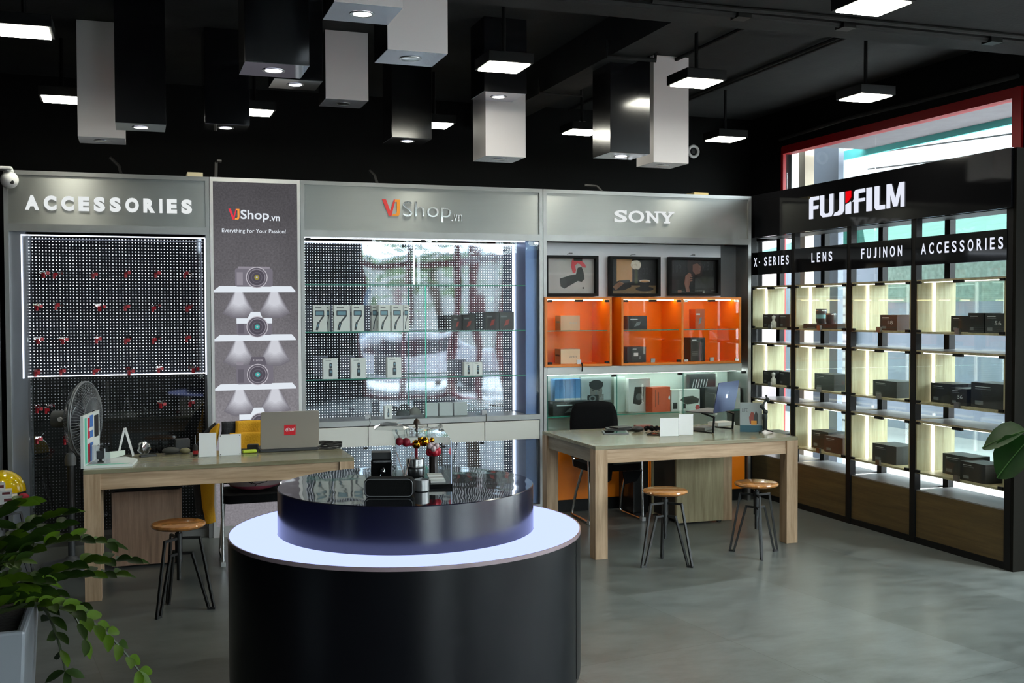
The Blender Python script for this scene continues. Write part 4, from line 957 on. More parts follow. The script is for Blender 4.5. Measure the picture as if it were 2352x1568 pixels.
# ---------------------------------------------------------------- round display counter
body_black = mat('counter_black', (.004, .004, .0055), .3, spec=.22)
ring_lit = emis('lit_ring_top', (.69, .82, 1.7), 1.0)
cx, cyy = -4.1266, -3.7878; R1, R2, h1, h2 = .716, .5225, .758, .937
t = thing('round_counter', 'large round black display counter with a lit white ring and raised drum', 'counter', (cx, cyy, 0))
N = 128
MB().lathe([(R1 - .06, .14), (R1 - .015, .15), (R1 - .002, .17), (R1, .19), (R1, h1 - .014)], (cx, cyy, 0), N).build('body', body_black, t, smooth=True)
MB().lathe([(R1 - .12, 0), (R1 - .12, .15)], (cx, cyy, 0), 64).build('plinth', blackmetal, t, smooth=True)
MB().lathe([(R1 - .11, .13), (R1 - .1, .13), (R1 - .1, .14), (R1 - .11, .14)], (cx, cyy, 0), 96, caps=False).build('plinth_light', emis('plinth_glow', (.75, .84, 1), 2.5), t)
MB().lathe([(R2 + .002, h1), (R1 - .004, h1), (R1 - .004, h1 - .012), (R2 + .002, h1 - .012), (R2 + .002, h1)], (cx, cyy, 0), N, caps=False).build('lit_ring', ring_lit, t)
MB().lathe([(R1 - .004, h1 - .014), (R1 + .001, h1 - .014), (R1 + .001, h1 + .001), (R1 - .004, h1 + .001), (R1 - .004, h1 - .014)], (cx, cyy, 0), N, caps=False).build('edge_trim', mat('clear_edge', srgb(150, 130, 135), .2), t)
MB().lathe([(R2, h1 - .01), (R2, h2 - .003), (R2 - .003, h2)], (cx, cyy, 0), N, caps=False).build('drum', mat('drum_black', (.008, .008, .02), .2, spec=1.), t, smooth=True)
def drum_top():
    m = mat('drum_top_gloss', (.012, .013, .016), .05, spec=.9, coat=.6); nt = m.node_tree; b = nt.nodes['Principled BSDF']
    tc = nd(nt, 'ShaderNodeTexCoord'); n = nd(nt, 'ShaderNodeTexNoise'); n.inputs['Scale'].default_value = 9; n.inputs['Detail'].default_value = 1
    mp = nd(nt, 'ShaderNodeMapping'); mp.inputs['Scale'].default_value = (1, .6, 1); nt.links.new(tc.outputs['Object'], mp.inputs[0]); nt.links.new(mp.outputs[0], n.inputs['Vector'])
    bp = nd(nt, 'ShaderNodeBump'); bp.inputs['Strength'].default_value = 1.; bp.inputs['Distance'].default_value = .0012
    nt.links.new(n.outputs[0], bp.inputs['Height']); nt.links.new(bp.outputs[0], b.inputs['Normal']); nt.links.new(bp.outputs[0], b.inputs['Coat Normal'])
    return m
MB().lathe([(R2 - .003, h2), (.001, h2 + .0005)], (cx, cyy, 0), N, caps=False).build('drum_top', drum_top(), t)
for a in (-.62, 2.9):
    MB().tube([(cx + (R1 + .0005) * math.cos(a), cyy + (R1 + .0005) * math.sin(a), .19), (cx + (R1 + .0005) * math.cos(a), cyy + (R1 + .0005) * math.sin(a), h1 - .02)], .0012, 4).build('seam', blackmetal, t)
# ---------------------------------------------------------------- things on the drum
zt = h2 + .001
def spk():
    t = thing('bluetooth_speaker', 'black rounded bluetooth speaker lying at the front of the drum top', 'speaker', (-4.262, -4.08, zt))
    M = Matrix.Translation((-4.262, -4.07, zt)) @ Matrix.Rotation(-.35, 4, 'Z')
    pts = rrect(-.095, .095, .0, .074, .022, 6)
    b = MB(); b.prism(pts, lambda u, v, d: tuple(M @ Vector((u, d, v)))[:3], -.026, .026)
    b.build('body', mat('speaker_mesh', (.005, .005, .005), .8, spec=.15, bump=.4, bscale=900), t, smooth=True, bevel=.006)
    loop = [tuple(M @ Vector((u, -.029, v))) for u, v in rrect(-.091, .091, .004, .07, .019, 6)]
    MB().tube(loop, .0018, 6, closed=True).build('rim', mat('speaker_rim', (.16, .16, .165), .3), t, smooth=True)
spk()
def acrylic():
    t = thing('acrylic_box', 'clear acrylic display box on a black base on the drum top', 'box', (-4.05, -3.72, zt))
    M = Matrix.Translation((-4.05, -3.72, zt)) @ Matrix.Rotation(-.19, 4, 'Z')
    def bx(a, b, c, d, e, f): 
        m = MB().box(a, b, c, d, e, f); m.v = [tuple(M @ Vector(p)) for p in m.v]; return m
    bx(-.115, .115, -.22, .2, 0, .015).build('base', mat('gloss_black_base', (.008, .008, .008), .1), t)
    ac = glass('acrylic', (.93, .95, .96), 1.1)
    bx(-.112, -.109, -.18, .2, .0155, .19).build('side', ac, t); bx(.109, .112, -.22, .2, .0155, .19).build('side', ac, t)
    bx(-.109, .109, .197, .2, .0155, .19).build('back', ac, t); bx(-.112, .112, -.1, .2, .1905, .193).build('lid', ac, t)
    bx(.1085, .1125, -.222, -.219, .0155, .19).build('edge', mat('acrylic_edge', srgb(200, 210, 225), .1, emit=srgb(150, 170, 210), es=.25), t)
    return M
M_ = acrylic()
def loc(x, y, z=0): return tuple(M_ @ Vector((x, y, z)))
zb_ = .0158
c = loc(-.165, -.05)
t = thing('black_jar_box', 'tall glossy black box with a silver wand on its front, left of the acrylic box', 'box', (c[0], c[1], zt))
MB().obox((c[0], c[1], zt + .05), (.085, .075, .1), -.19).build('body', mat('gloss_black_jar', (.006, .006, .006), .08), t, bevel=.003)
MB().obox((c[0], c[1], zt + .1155), (.08, .07, .03), -.19).build('lid', blackplastic, t, bevel=.003)
MB().obox((c[0] - .006, c[1] - .0385, zt + .094), (.07, .004, .008), -.19).build('band', steel, t)
b = MB().ball((c[0] - .005, c[1] - .048, zt + .055), .013, 12); b.tube([(c[0] - .01, c[1] - .047, zt + .05), (c[0] - .028, c[1] - .05, zt + .01)], .0022, 6); b.build('wand', chrome, t, smooth=True)
c = (-4.178, -3.965, zt)
t = thing('reed_diffuser', 'round clear flask with two thin sticks behind the speaker', 'diffuser', c)
MB().lathe([(.02, 0), (.034, .008), (.038, .025), (.034, .042), (.02, .055), (.013, .062), (.012, .085), (.014, .086)], c, 20, caps=False).build('flask', glass('flask_glass', (.88, .9, .9), 1.4), t, smooth=True)
MB().lathe([(.002, .004), (.033, .009), (.036, .024), (.002, .0245)], c, 18).build('oil', mat('amber_oil', srgb(120, 90, 60), .1), t, smooth=True)
MB().tube([(c[0] + .012, c[1], zt + .02), (c[0] - .03, c[1] + .01, zt + .155)], .0016, 5).build('stick', mat('reed', srgb(150, 120, 110), .6), t)
MB().tube([(c[0] - .008, c[1], zt + .02), (c[0] + .034, c[1] + .01, zt + .15)], .0016, 5).build('stick', mat('reed', srgb(150, 120, 110), .6), t)
c = (-4.115, -3.99, zt)
tag(MB().lathe([(.026, 0), (.03, .002), (.03, .045), (.028, .045), (.028, .01), (.001, .009)], (c[0], c[1], zt), 24, caps=False).build('candle_tin', mat('tin_grey', srgb(150, 150, 150), .35, metal=.7), smooth=True), 'grey metal candle tin just behind the speaker\'s right end', 'tin')
c = loc(-.02, .02, .0165)
tt = thing('silver_lens', 'silver lens standing inside the acrylic box', 'lens', c)
MB().lathe([(.034, 0), (.036, .003), (.036, .04), (.038, .042), (.038, .07), (.033, .074), (.001, .072)], c, 24).build('barrel', steel, tt, smooth=True)
MB().lathe([(.0365, .03), (.0365, .038)], c, 24, caps=False).build('ring', blackplastic, tt, smooth=True)
c = loc(.06, .06, .0165)
t = thing('toy_flower', 'red and white artificial flower inside the acrylic box', 'flower', c)
b = MB().tube([c, (c[0], c[1], c[2] + .075)], .02, 8); b.build('pot', mat('dark_pot', (.02, .012, .008), .4), t, smooth=True)
b = MB()
for i in range(8):
    a = 2 * PI * i / 8; b.ball((c[0] + .018 * math.cos(a), c[1] + .018 * math.sin(a), c[2] + .092 + .008 * (i % 2)), .017, 8)
b.build('petals', mat('petal_red', srgb(190, 20, 45), .5), t, smooth=True)
b = MB()
for i in range(6):
    a = 2 * PI * i / 6 + .4; b.ball((c[0] + .016 * math.cos(a) - .006, c[1] + .016 * math.sin(a) - .012, c[2] + .11 + .01 * (i % 2)), .013, 8)
b.build('petals', mat('petal_white', srgb(220, 190, 190), .5), t, smooth=True)
c = loc(-.01, .12, .0165)
t = thing('gold_ornament', 'gold balls on a red bow at the back of the acrylic box', 'ornament', c)
b = MB()
for dx, dz, r_ in ((0, .12, .02), (.035, .13, .023), (.07, .135, .012), (.02, .145, .014)): b.ball((c[0] + dx, c[1], c[2] + dz), r_, 12)
b.build('ball', mat('gold', srgb(210, 150, 40), .2, metal=1.), t, smooth=True)
b = MB().ball((c[0] - .045, c[1], c[2] + .13), .02, 10); b.ball((c[0] - .075, c[1], c[2] + .135), .018, 10); b.tube([(c[0], c[1], c[2]), (c[0], c[1], c[2] + .12)], .006, 6); b.tube([(c[0] - .05, c[1], c[2] + .12), (c[0] + .06, c[1], c[2] + .12)], .006, 6)
b.build('bow', mat('bow_red', srgb(150, 15, 40), .5), t, smooth=True)
c = loc(.06, -.16, .0158)
for k, lb in enumerate(('striped white card lying low in the acrylic box', 'second white card stacked on the striped card', 'top white card of the stack in the acrylic box')):
    b = MB().obox((c[0], c[1] + .025 * k, c[2] + .004 + .0086 * k), (.06, .05, .008), -.19)
    tag(b.build('card', [mat('card_white', srgb(215, 213, 205), .5)]), lb, 'card', 'cards in the acrylic box')
b = MB().ball(loc(.0, .05, .2), .001, 6)
b = MB(); p0 = Vector(loc(-.01, .08, .1935)); b.lathe([(.005, 0), (.006, .03), (.005, .034), (.016, .035), (.012, .05), (.002, .058)], tuple(p0), 12)
tag(b.build('figurine', [mat('brown_cap', srgb(60, 42, 30), .5)], smooth=True), 'tiny brown capped figure standing on the acrylic lid', 'figurine')
# crumpled clear wrapper on the lid
b = MB(); G = 9
for i in range(G + 1):
    for j in range(5): pass
vs = []; fs = []
for i in range(13):
    for j in range(6):
        q_ = loc(-.19 + i * .024, .0 + j * .03, .1945 + .012 + (.02 * math.sin(i * .55) + .012) * max(0, math.sin(j / 5 * PI)) + rnd.uniform(0, .008)); vs.append(q_)
for i in range(12):
    for j in range(5): fs.append((i * 6 + j, (i + 1) * 6 + j, (i + 1) * 6 + j + 1, i * 6 + j + 1))
b.add(vs, fs); tag(b.build('plastic_wrapper', glass('crinkled_film', (.9, .92, .93), 2.2, .12), smooth=False), 'crumpled clear plastic film lying over the acrylic box', 'wrapper')

# ---------------------------------------------------------------- desks
desk_x = wood('desk_oak', srgb(192, 164, 134), srgb(144, 116, 86), 'x', .36)
desk_z = wood('desk_oak_leg', srgb(190, 162, 132), srgb(142, 114, 84), 'z', .4)
desk_top_m = wood('desk_top_oak', srgb(148, 144, 118), srgb(116, 110, 86), 'x', .2, .8)
ped_m = wood('pedestal_oak', srgb(158, 128, 106), srgb(116, 90, 72), 'z', .45)
def desk(xa, xb, ya, yb, label):
    t = thing('desk', label, 'desk', ((xa + xb) / 2, (ya + yb) / 2, 0)); k = .09
    MB().box(xa, xb, ya, yb, .728, .752).build('top', desk_top_m, t, bevel=.0015)
    for q0 in (ya + .012, yb - .035): MB().box(xa + k, xb - k, q0, q0 + .023, .635, .728).build('apron', desk_x, t)
    for q0 in (xa + .012, xb - .035): MB().box(q0, q0 + .023, ya + k, yb - k, .635, .728).build('side_apron', wood('desk_oak_y', srgb(150, 138, 120), srgb(112, 100, 82), 'y', .4), t)
    for x in (xa, xb - k):
        for y in (ya, yb - k): MB().box(x, x + k, y, y + k, 0, .728).build('leg', desk_z, t, bevel=.0015)
desk(-5.463, -3.915, -1.56, -.93, 'oak desk at the left with a silver laptop on it')
desk(-2.322, -.765, -1.60, -.62, 'oak desk at the right with a laptop on a stand')
t = thing('pedestal_cabinet', 'brown oak cabinet standing under the left desk', 'cabinet', (-5.11, -.53, 0))
MB().box(-5.33, -4.9, -.76, -.33, .012, .49).build('body', ped_m, t, bevel=.001); MB().box(-5.33, -4.9, -.78, -.33, .5, .527).build('top', blackmetal, t)
b = MB()
for x in (-5.3, -4.93):
    for y in (-.72, -.37): b.box(x - .02, x + .02, y - .02, y + .02, 0, .012)
for x in (-5.3, -4.93):
    for y in (-.72, -.37): b.box(x - .01, x + .01, y - .01, y + .01, .49, .5)
b.build('foot', blackplastic, t)
t = thing('pedestal_cabinet', 'pale oak cabinet standing under the right desk', 'cabinet', (-1.05, -.55, 0))
pm2 = wood('pedestal_pale', srgb(176, 162, 128), srgb(138, 124, 92), 'z', .45)
MB().box(-1.27, -.86, -.74, -.715, .012, .515).build('side_panel', pm2, t); MB().box(-1.27, -.86, -.33, -.31, .012, .515).build('side_panel', pm2, t)
MB().box(-1.255, -.87, -.714, -.331, .03, .495).build('drawer_block', mat('dark_drawer', (.02, .018, .016), .5), t); MB().box(-1.27, -.86, -.7149, -.3301, .497, .513).build('top', pm2, t)
b = MB()
for x in (-1.24, -.89):
    for y in (-.72, -.325): b.box(x - .015, x + .015, y - .01, y + .01, 0, .012)
b.build('foot', blackplastic, t)
tag(MB().box(-1.2, -.92, -.66, -.42, .5155, .53).build('paper_stack', mat('paper', srgb(205, 205, 200), .6)), 'white papers stacked on the pale oak cabinet', 'papers')
tag(MB().box(-1.12, -.95, -.6, -.45, .5305, .545).build('notebook', blackplastic, bevel=.003), 'black notebook on the papers under the right desk', 'notebook')
t = thing('computer_tower', 'black computer tower in shade under the right desk', 'computer', (-1.36, -.2, 0))
MB().box(-1.42, -1.29, -.3, -.02, .02, .5).build('case', mat('tower_black', (.008, .008, .008), .3), t, bevel=.004)
b = MB().box(-1.41, -1.3, -.28, -.25, 0, .02); b.box(-1.41, -1.3, -.08, -.05, 0, .02); b.build('foot', blackplastic, t)
# ---------------------------------------------------------------- stools
seat_m = wood('stool_wood', srgb(190, 130, 70), srgb(140, 88, 42), 'x', .18, .8, .5)
iron = mat('stool_iron', (.01, .0098, .0095), .45)
def stool():
    t = thing('stool', 'x', 'stool', (0, 0, 0), 'round wooden stools with black iron legs')
    MB().lathe([(.001, .462), (.13, .462), (.142, .468), (.147, .477), (.142, .486), (.132, .489), (.001, .489)], (0, 0, 0), 40, caps=False).build('seat', seat_m, t, smooth=True)
    b = MB().lathe([(.012, .17), (.012, .462)], (0, 0, 0), 12); b.lathe([(.02, .27), (.02, .43)], (0, 0, 0), 12); b.lathe([(.05, .452), (.05, .462)], (0, 0, 0), 16); b.build('screw_pole', iron, t, smooth=True)
    for k in range(3):
        a = 2 * PI * k / 3; u = Vector((math.cos(a), math.sin(a), 0)); P = lambda r, z: u * r + Vector((0, 0, z))
        b = MB(); w_ = .013
        b.bar(P(.018, .402), P(.118, .402), w_); b.bar(P(.113, .405), P(.186, .006), w_); b.bar(P(.018, .318), P(.075, .318), w_); b.bar(P(.07, .321), P(.158, .006), w_); b.bar(P(.15, .0065), P(.192, .0065), w_)
        b.build('leg', iron, t)
    return t
st0 = stool(); st0['label'] = 'round wooden stool in front of the left desk'; st0.location = (-4.963, -1.921, 0); st0.rotation_euler = (0, 0, math.atan2(-.136, -.119))
dup(st0, (-1.947, -1.868, 0), math.atan2(-.03, -.168), 'round wooden stool at the left before the right desk')
dup(st0, (-1.232, -1.811, 0), math.atan2(-.187, -.07), 'round wooden stool at the right before the right desk, with a bright reflection')
dup(st0, (-5.96, -.84, 0), .5, 'round wooden stool carrying a yellow helmet at the left edge')
# things on the far left stool
zs = .4895
t = thing('helmet', 'shiny yellow helmet on the far left stool', 'helmet', (-5.97, -.76, zs))
b = MB().ball((-5.97, -.74, zs + .045), .14, 28, sq=(1, .95, .95), z0=-.12); b.build('shell', mat('helmet_yellow', srgb(240, 200, 10), .12, coat=1.), t, smooth=True)
MB().lathe([(.136, zs + .02), (.139, zs + .03), (.135, zs + .045)], (-5.97, -.74, 0), 28, caps=False).build('rim', blackplastic, t, smooth=True)
b = MB().lathe([(.11, zs), (.13, zs + .03)], (-5.97, -.74, 0), 24); b.build('lining', blackplastic, t, smooth=True)
wb = [whiteplastic, mat('maroon_print', srgb(100, 20, 25), .5)]
def wbox(x, y, z, sx, sy, sz, rz, lb):
    b = MB().obox((0, 0, sz / 2), (sx, sy, sz), 0); b.flat(rect(.0, .4 * sx, sz * .35, sz * .75), lambda u, v, d: (u, -sy / 2 - d, v), .0006, 1)
    o = b.build('white_box', wb, base=(0, 0, 0)); o.location = (x, y, z); o.rotation_euler = (0, 0, rz); tag(o, lb, 'box', 'white boxes stacked on the far left stool')
wbox(-5.94, -.925, zs, .15, .1, .045, .1, 'white box with maroon print at the bottom of the stack on the stool')
wbox(-5.95, -.925, zs + .0455, .11, .09, .035, .1, 'white box in the middle of the stack on the stool')
wbox(-5.985, -.925, zs + .081, .09, .08, .045, .35, 'tilted pale box on top of the stack on the stool')
tag(MB().ball((-5.835, -.88, zs + .024), 1, 12, sq=(.033, .026, .024)).build('pin_cushion', mat('crimson', srgb(170, 20, 50), .6), smooth=True), 'small crimson lump beside the white boxes on the stool', 'lump')
# ---------------------------------------------------------------- pedestal fan
t = thing('pedestal_fan', 'grey pedestal fan turned sideways behind the left desk', 'fan', (-5.56, -.6, 0))
fg = mat('fan_grey', srgb(70, 72, 74), .4); fw = mat('fan_wire', srgb(120, 122, 124), .35)
MB().lathe([(.19, 0), (.19, .02), (.05, .05), (.03, .07)], (-5.58, -.6, 0), 32).build('base', fg, t, smooth=True)
b = MB().lathe([(.022, .06), (.022, .68)], (-5.58, -.6, 0), 16); b.build('pole', fg, t, smooth=True); MB().lathe([(.022, .655), (.034, .66), (.036, .7), (.024, .735), (.014, .74), (.014, .93)], (-5.58, -.6, 0), 16).build('collar', mat('fan_collar', srgb(140, 140, 138), .4), t, smooth=True)
fc = Vector((-5.49, -.66, .96)); ax = Vector((.93, -.36, 0)).normalized(); up = Vector((0, 0, 1)); sd = ax.cross(up).normalized()
def fp(r, a, d): return fc + sd * r * math.cos(a) + up * r * math.sin(a) + ax * d
b = MB()
for r_, d in ((.24, 0), (.24, .012)): b.tube([fp(r_, 2 * PI * i / 40, d) for i in range(40)], .005, 6, closed=True)
b.build('rim', fw, t, smooth=True)
for d1, nm in ((.06, 'front_guard'), (-.07, 'rear_guard')):
    b = MB()
    for i in range(72):
        a = 2 * PI * i / 72; b.tube([fp(.06, a, d1), fp(.14, a + .1, d1), fp(.21, a + .15, d1 * .6), fp(.24, a + .16, 0)], .0012, 4)
    for r_ in (.06, .14): b.tube([fp(r_, 2 * PI * i / 32, d1) for i in range(32)], .002, 5, closed=True)
    b.build(nm, fw, t, smooth=True)
b = MB()
for k in range(3):
    a0 = 2 * PI * k / 3; vs = []; fs = []
    for i in range(5):
        for j in range(4):
            r_ = .04 + .155 * i / 4; a = a0 + (j / 3 - .5) * 1.3 * (1 - .25 * i / 4) + .3 * i / 4
            for s_ in (0,): vs.append(fp(r_, a, (j / 3 - .5) * .05))
    for i in range(4):
        for j in range(3): fs.append((i * 4 + j, i * 4 + j + 1, (i + 1) * 4 + j + 1, (i + 1) * 4 + j))
    b.add(vs, fs)
bl = b.build('blades', mat('fan_blade', srgb(60, 62, 66), .2), t, smooth=True); sm = bl.modifiers.new('thick', 'SOLIDIFY'); sm.thickness = .004
b = MB(); b.tube([fp(0, 0, -.02), fp(0, 0, -.2)], .055, 20); b.build('motor_housing', mat('fan_motor', srgb(82, 84, 82), .45), t, smooth=True, bevel=.006)
b = MB(); b.tube([fp(0, 0, -.12) + Vector((-.028, -.046, .005)), fp(0, 0, -.12) + Vector((-.036, -.06, .005))], .014, 14); b.build('knob', whiteplastic, t, smooth=True)
MB().tube([fp(0, 0, -.12) + up * .05, fp(0, 0, -.12) + up * .075], .007, 10).build('pull_knob', whiteplastic, t, smooth=True)
MB().tube([fp(0, 0, -.1) - up * .05, (-5.58, -.6, .9)], .016, 10).build('neck', fg, t, smooth=True)
# ---------------------------------------------------------------- chairs
fabric = mat('black_mesh_fabric', (.004, .004, .0045), .85, spec=.1, bump=.3, bscale=300)
def sled_chair(x, yf, label, zback, tilt):
    """visitor chair facing -y; yf = y of its front feet"""
    t = thing('visitor_chair', label, 'chair', (x, yf + .22, 0))
    hw = .225
    for s_ in (-1, 1):
        X_ = x + s_ * hw
        b = MB().tube([(X_, yf + .03, .62), (X_, yf, .05), (X_, yf, .018), (X_, yf + .02, .012), (X_ - s_ * .01, yf + .36, .012), (X_ - s_ * .012, yf + .39, .03), (X_ - s_ * .02, yf + .33, .2), (X_ - s_ * .03, yf + .22, .4)], .0115, 10)
        b.build('leg_frame', chrome, t, smooth=True)
        MB().box(X_ - .016, X_ + .016, yf - .02, yf + .03, 0, .03).build('foot_cap', mat('grey_cap', srgb(170, 170, 168), .5), t, bevel=.003)
        MB().tube([(X_, yf + .02, .62), (X_, yf + .1, .635), (X_, yf + .3, .63), (X_ - s_ * .01, yf + .4, .6)], .017, 10).build('arm_rest', blackplastic, t, smooth=True)
    MB().tube([(x - hw + .03, yf + .24, .395), (x + hw - .03, yf + .24, .395)], .011, 8).build('cross_bar', chrome, t, smooth=True)
    vs = rrect(x - hw + .012, x + hw - .012, yf - .01, yf + .4, .05, 5)
    MB().prism(vs, XY(0), .402, .455).build('seat', fabric, t, smooth=True, bevel=.014)
    b = MB(); pts = []
    n = 8
    vs = []; fs = []
    for i in range(n + 1):
        z = .47 + (zback - .47) * i / n; hw2 = hw - .015 - (.05 * max(0, (i - 5) / 3) ** 2 if i > 5 else 0)
        for j in range(9):
            u = -1 + j / 4; vs.append((x + u * hw2, yf + .385 + tilt * (z - .47) - .03 * (1 - u * u) + .035, z - (.02 * u * u if i == n else 0)))
    for i in range(n):
        for j in range(8): fs.append((i * 9 + j, i * 9 + j + 1, (i + 1) * 9 + j + 1, (i + 1) * 9 + j))
    b.add(vs, fs); o = b.build('backrest', fabric, t, smooth=True); m = o.modifiers.new('thick', 'SOLIDIFY'); m.thickness = .022
    for s_ in (-1, 1): MB().tube([(x + s_ * (hw - .03), yf + .39, .4), (x + s_ * (hw - .03), yf + .43, .5)], .011, 8).build('back_support', chrome, t, smooth=True)
    return t
sled_chair(-1.66, -.5, 'black mesh visitor chair with chrome sled legs behind the right desk', .915, .06)
sled_chair(-4.43, -.935, 'black chair with a yellow jacket over its back behind the left desk', .9, .06)
# dark clothes hanging from the right chair
b = MB().prism([(-1.9, .5), (-1.9, .33), (-1.84, .27), (-1.72, .34), (-1.7, .5)], XZ(-.52), 0, .012)
b.prism([(-1.62, .4), (-1.6, .3), (-1.5, .32), (-1.45, .4)], XZ(-.515), 0, .01)
tag(b.build('dark_cloth', fabric), 'dark cloth hanging below the seat of the right desk chair', 'cloth')
# yellow and black jacket over the left chair back
jy = mat('jacket_yellow', srgb(216, 158, 10), .75, bump=.3, bscale=90); jb = mat('jacket_black', (.02, .021, .024), .8, bump=.3, bscale=90)
t = thing('jacket', 'yellow and black jacket draped over the left chair back', 'jacket', (-4.43, -.52, .5))
def drape(xa, xb, zlo, ztop, yf_, m, name, wob=.006, thick=.012):
    b = MB(); vs = []; fs = []; nu, nv = 10, 10
    for i in range(nv + 1):
        z = ztop - (ztop - zlo) * i / nv
        for j in range(nu + 1):
            u = xa + (xb - xa) * j / nu; vs.append((u, yf_ + .06 * (z - .47) - .012 - wob * math.sin(j * .9 + i * .35) - wob * .5 * math.sin(i * .7 + j * .2), z))
    for i in range(nv):
        for j in range(nu): fs.append((i * 11 + j, i * 11 + j + 1, i * 11 + j + 12, i * 11 + j + 11))
    b.add(vs, fs); o = b.build(name, m, t, smooth=True); k = o.modifiers.new('thick', 'SOLIDIFY'); k.thickness = thick
drape(-4.63, -4.23, .68, .905, -.6, jb, 'shell'); drape(-4.54, -4.33, .68, .908, -.617, jy, 'yellow_panel'); drape(-4.58, -4.3, .68, .83, -.635, jy, 'yellow_pocket', .01)
b = MB(); b.tube([(-4.645, -.575, .89), (-4.67, -.56, .84), (-4.715, -.5, .7), (-4.72, -.47, .5), (-4.715, -.46, .32), (-4.7, -.46, .2)], [.008, .03, .05, .05, .042, .034], 10); b.build('sleeve', jy, t, smooth=True)
b = MB(); b.tube([(-4.66, -.47, .885), (-4.7, -.45, .82), (-4.76, -.42, .7), (-4.77, -.4, .45), (-4.76, -.4, .25)], [.008, .03, .05, .04, .03], 10); b.build('lining', jb, t, smooth=True)
t = thing('cushion', 'white and pink printed cushion on the left chair', 'cushion', (-4.43, -.75, .465))
b = MB().ball((-4.43, -.76, .546), 1, 26, sq=(.2, .1, .085)); b.build('cover', mat('cushion_white', srgb(205, 190, 190), .8), t, smooth=True)
b = MB().ball((-4.43, -.762, .541), 1, 26, sq=(.203, .103, .083)); b.f = [f for f in b.f if sum(b.v[i][2] for i in f) / len(f) < .498 and len(f) == 4]; b.m = [0] * len(b.f); b.build('pink_band', mat('cushion_pink', srgb(215, 100, 125), .8), t, smooth=True)
b = MB()
def onc(u, v):
    k = max(.0, 1 - (u / .2) ** 2 - (v / .085) ** 2); return (-4.43 + u, -.76 - .1 * math.sqrt(k) - .003, .546 + v)
for L in ([(-.16, .03), (-.15, .045), (-.13, .03), (-.12, .045)], [(-.06, .05), (-.07, .01), (-.05, -.02), (0, -.035), (.06, -.025), (.1, .0), (.12, .04)], [(-.05, -.02), (-.03, -.03), (-.02, -.02), (-.04, -.015)], [(.0, -.035), (-.01, -.06)]):
    pts = []
    for (a, c_), (d, e) in zip(L, L[1:]): pts += [onc(a + (d - a) * i / 4, c_ + (e - c_) * i / 4) for i in range(4)]
    b.tube(pts, .0022, 5)
b.build('drawn_line', blackplastic, t, smooth=True)
# ---------------------------------------------------------------- things on the left desk
zd = .7525
t = thing('laptop', 'silver laptop with a red sticker on the left desk', 'laptop', (-4.25, -1.1, zd))
lap = mat('laptop_silver', srgb(166, 158, 148), .35, metal=.5)
MB().box(-4.435, -4.065, -1.13, -.9, zd, zd + .018).build('keyboard_base', blackplastic, t, bevel=.003)
b = MB(); vs = rrect(-4.432, -4.062, 0, .245, .014, 4)
tl = lambda u, v, d: (u, -1.128 - v * .18 - d, zd + .02 + v * .98)
b.prism(vs, tl, -.009, 0); b.build('lid', lap, t, bevel=.002)
b = MB(); b.flat(rect(-4.285, -4.212, .088, .156), tl, .0008, 0); sq = []
for k in range(6): b.prism([(-4.276 + k * .0095, .118), (-4.271 + k * .0095, .118), (-4.268 + k * .0095, .134 + .004 * (k % 2)), (-4.273 + k * .0095, .132)], tl, .001, .0015, 1)
b.prism([(-4.272, .112), (-4.222, .118), (-4.222, .12), (-4.272, .114)], tl, .001, .0015, 1)
b.build('sticker', [mat('sticker_red', srgb(205, 22, 38), .5), mat('sticker_white', srgb(240, 225, 225), .5)], t)
def standee(x, y, w_, h, label, screws=False, z=zd, rz=0.):
    t = thing('card_stand', label, 'card', (x, y, z))
    M = Matrix.Translation((x, y, z)) @ Matrix.Rotation(rz, 4, 'Z')
    def ob(c, s_, m, n, **k):
        b = MB().obox(c, s_); b.v = [tuple(M @ Vector(p)) for p in b.v]; b.build(n, m, t, **k)
    ob((0, 0, h / 2), (w_, .004, h), mat('card_face', srgb(222, 222, 220), .35), 'card')
    ob((0, .03, .003), (w_, .07, .005), clear, 'foot')
    if screws:
        for sx in (-1, 1):
            for sz_ in (.008, h - .008): ob((sx * (w_ / 2 - .008), -.004, sz_), (.005, .004, .005), blackplastic, 'screw')
standee(-4.76, -1.215, .104, .147, 'plain white upright card, left of two on the left desk')
standee(-4.624, -1.2, .132, .132, 'square white plate with corner screws, right of two on the left desk', True)
t = thing('brochure_stand', 'white brochure stand with green, red and blue stripes on the left desk corner', 'stand', (-5.42, -1.35, zd))
ws = mat('stand_white', srgb(215, 220, 216), .4); tl_ = mat('stand_teal', srgb(90, 190, 160), .45)
MB().prism([(-5.478, -1.5), (-5.462, -1.503), (-5.386, -1.103), (-5.402, -1.1)], XY(zd), 0, .3).build('back_plate', ws, t)
MB().prism([(-5.46, -1.5), (-5.2, -1.49), (-5.17, -1.26), (-5.24, -1.13), (-5.39, -1.12)], XY(zd), 0, .014).build('base_plate', ws, t)
b = MB()
YZp = lambda u, v, d: (-5.462 + (u + 1.503) * .19 + d, u, v)
b.flat(rect(-1.47, -1.42, zd + .02, zd + .285), YZp, .0006, 0); b.flat(rect(-1.4, -1.35, zd + .02, zd + .28), YZp, .0008, 1); b.flat(rect(-1.35, -1.27, zd + .02, zd + .29), YZp, .0008, 2); b.flat(rect(-1.24, -1.13, zd + .15, zd + .28), YZp, .0008, 3)
b.flat(rect(-1.4, -1.27, zd + .13, zd + .16), YZp, .001, 4); b.flat(rect(-1.38, -1.28, zd + .2, zd + .22), YZp, .001, 4)
b.build('print', [tl_, mat('stand_red', srgb(205, 30, 45), .45), mat('stand_blue', srgb(60, 110, 180), .45), blackplastic, whiteplastic], t)
b = MB(); b.prism([(-5.45, -1.47), (-5.22, -1.462), (-5.21, -1.44), (-5.44, -1.445)], XY(zd + .014), 0, .001); b.build('base_stripe', tl_, t)
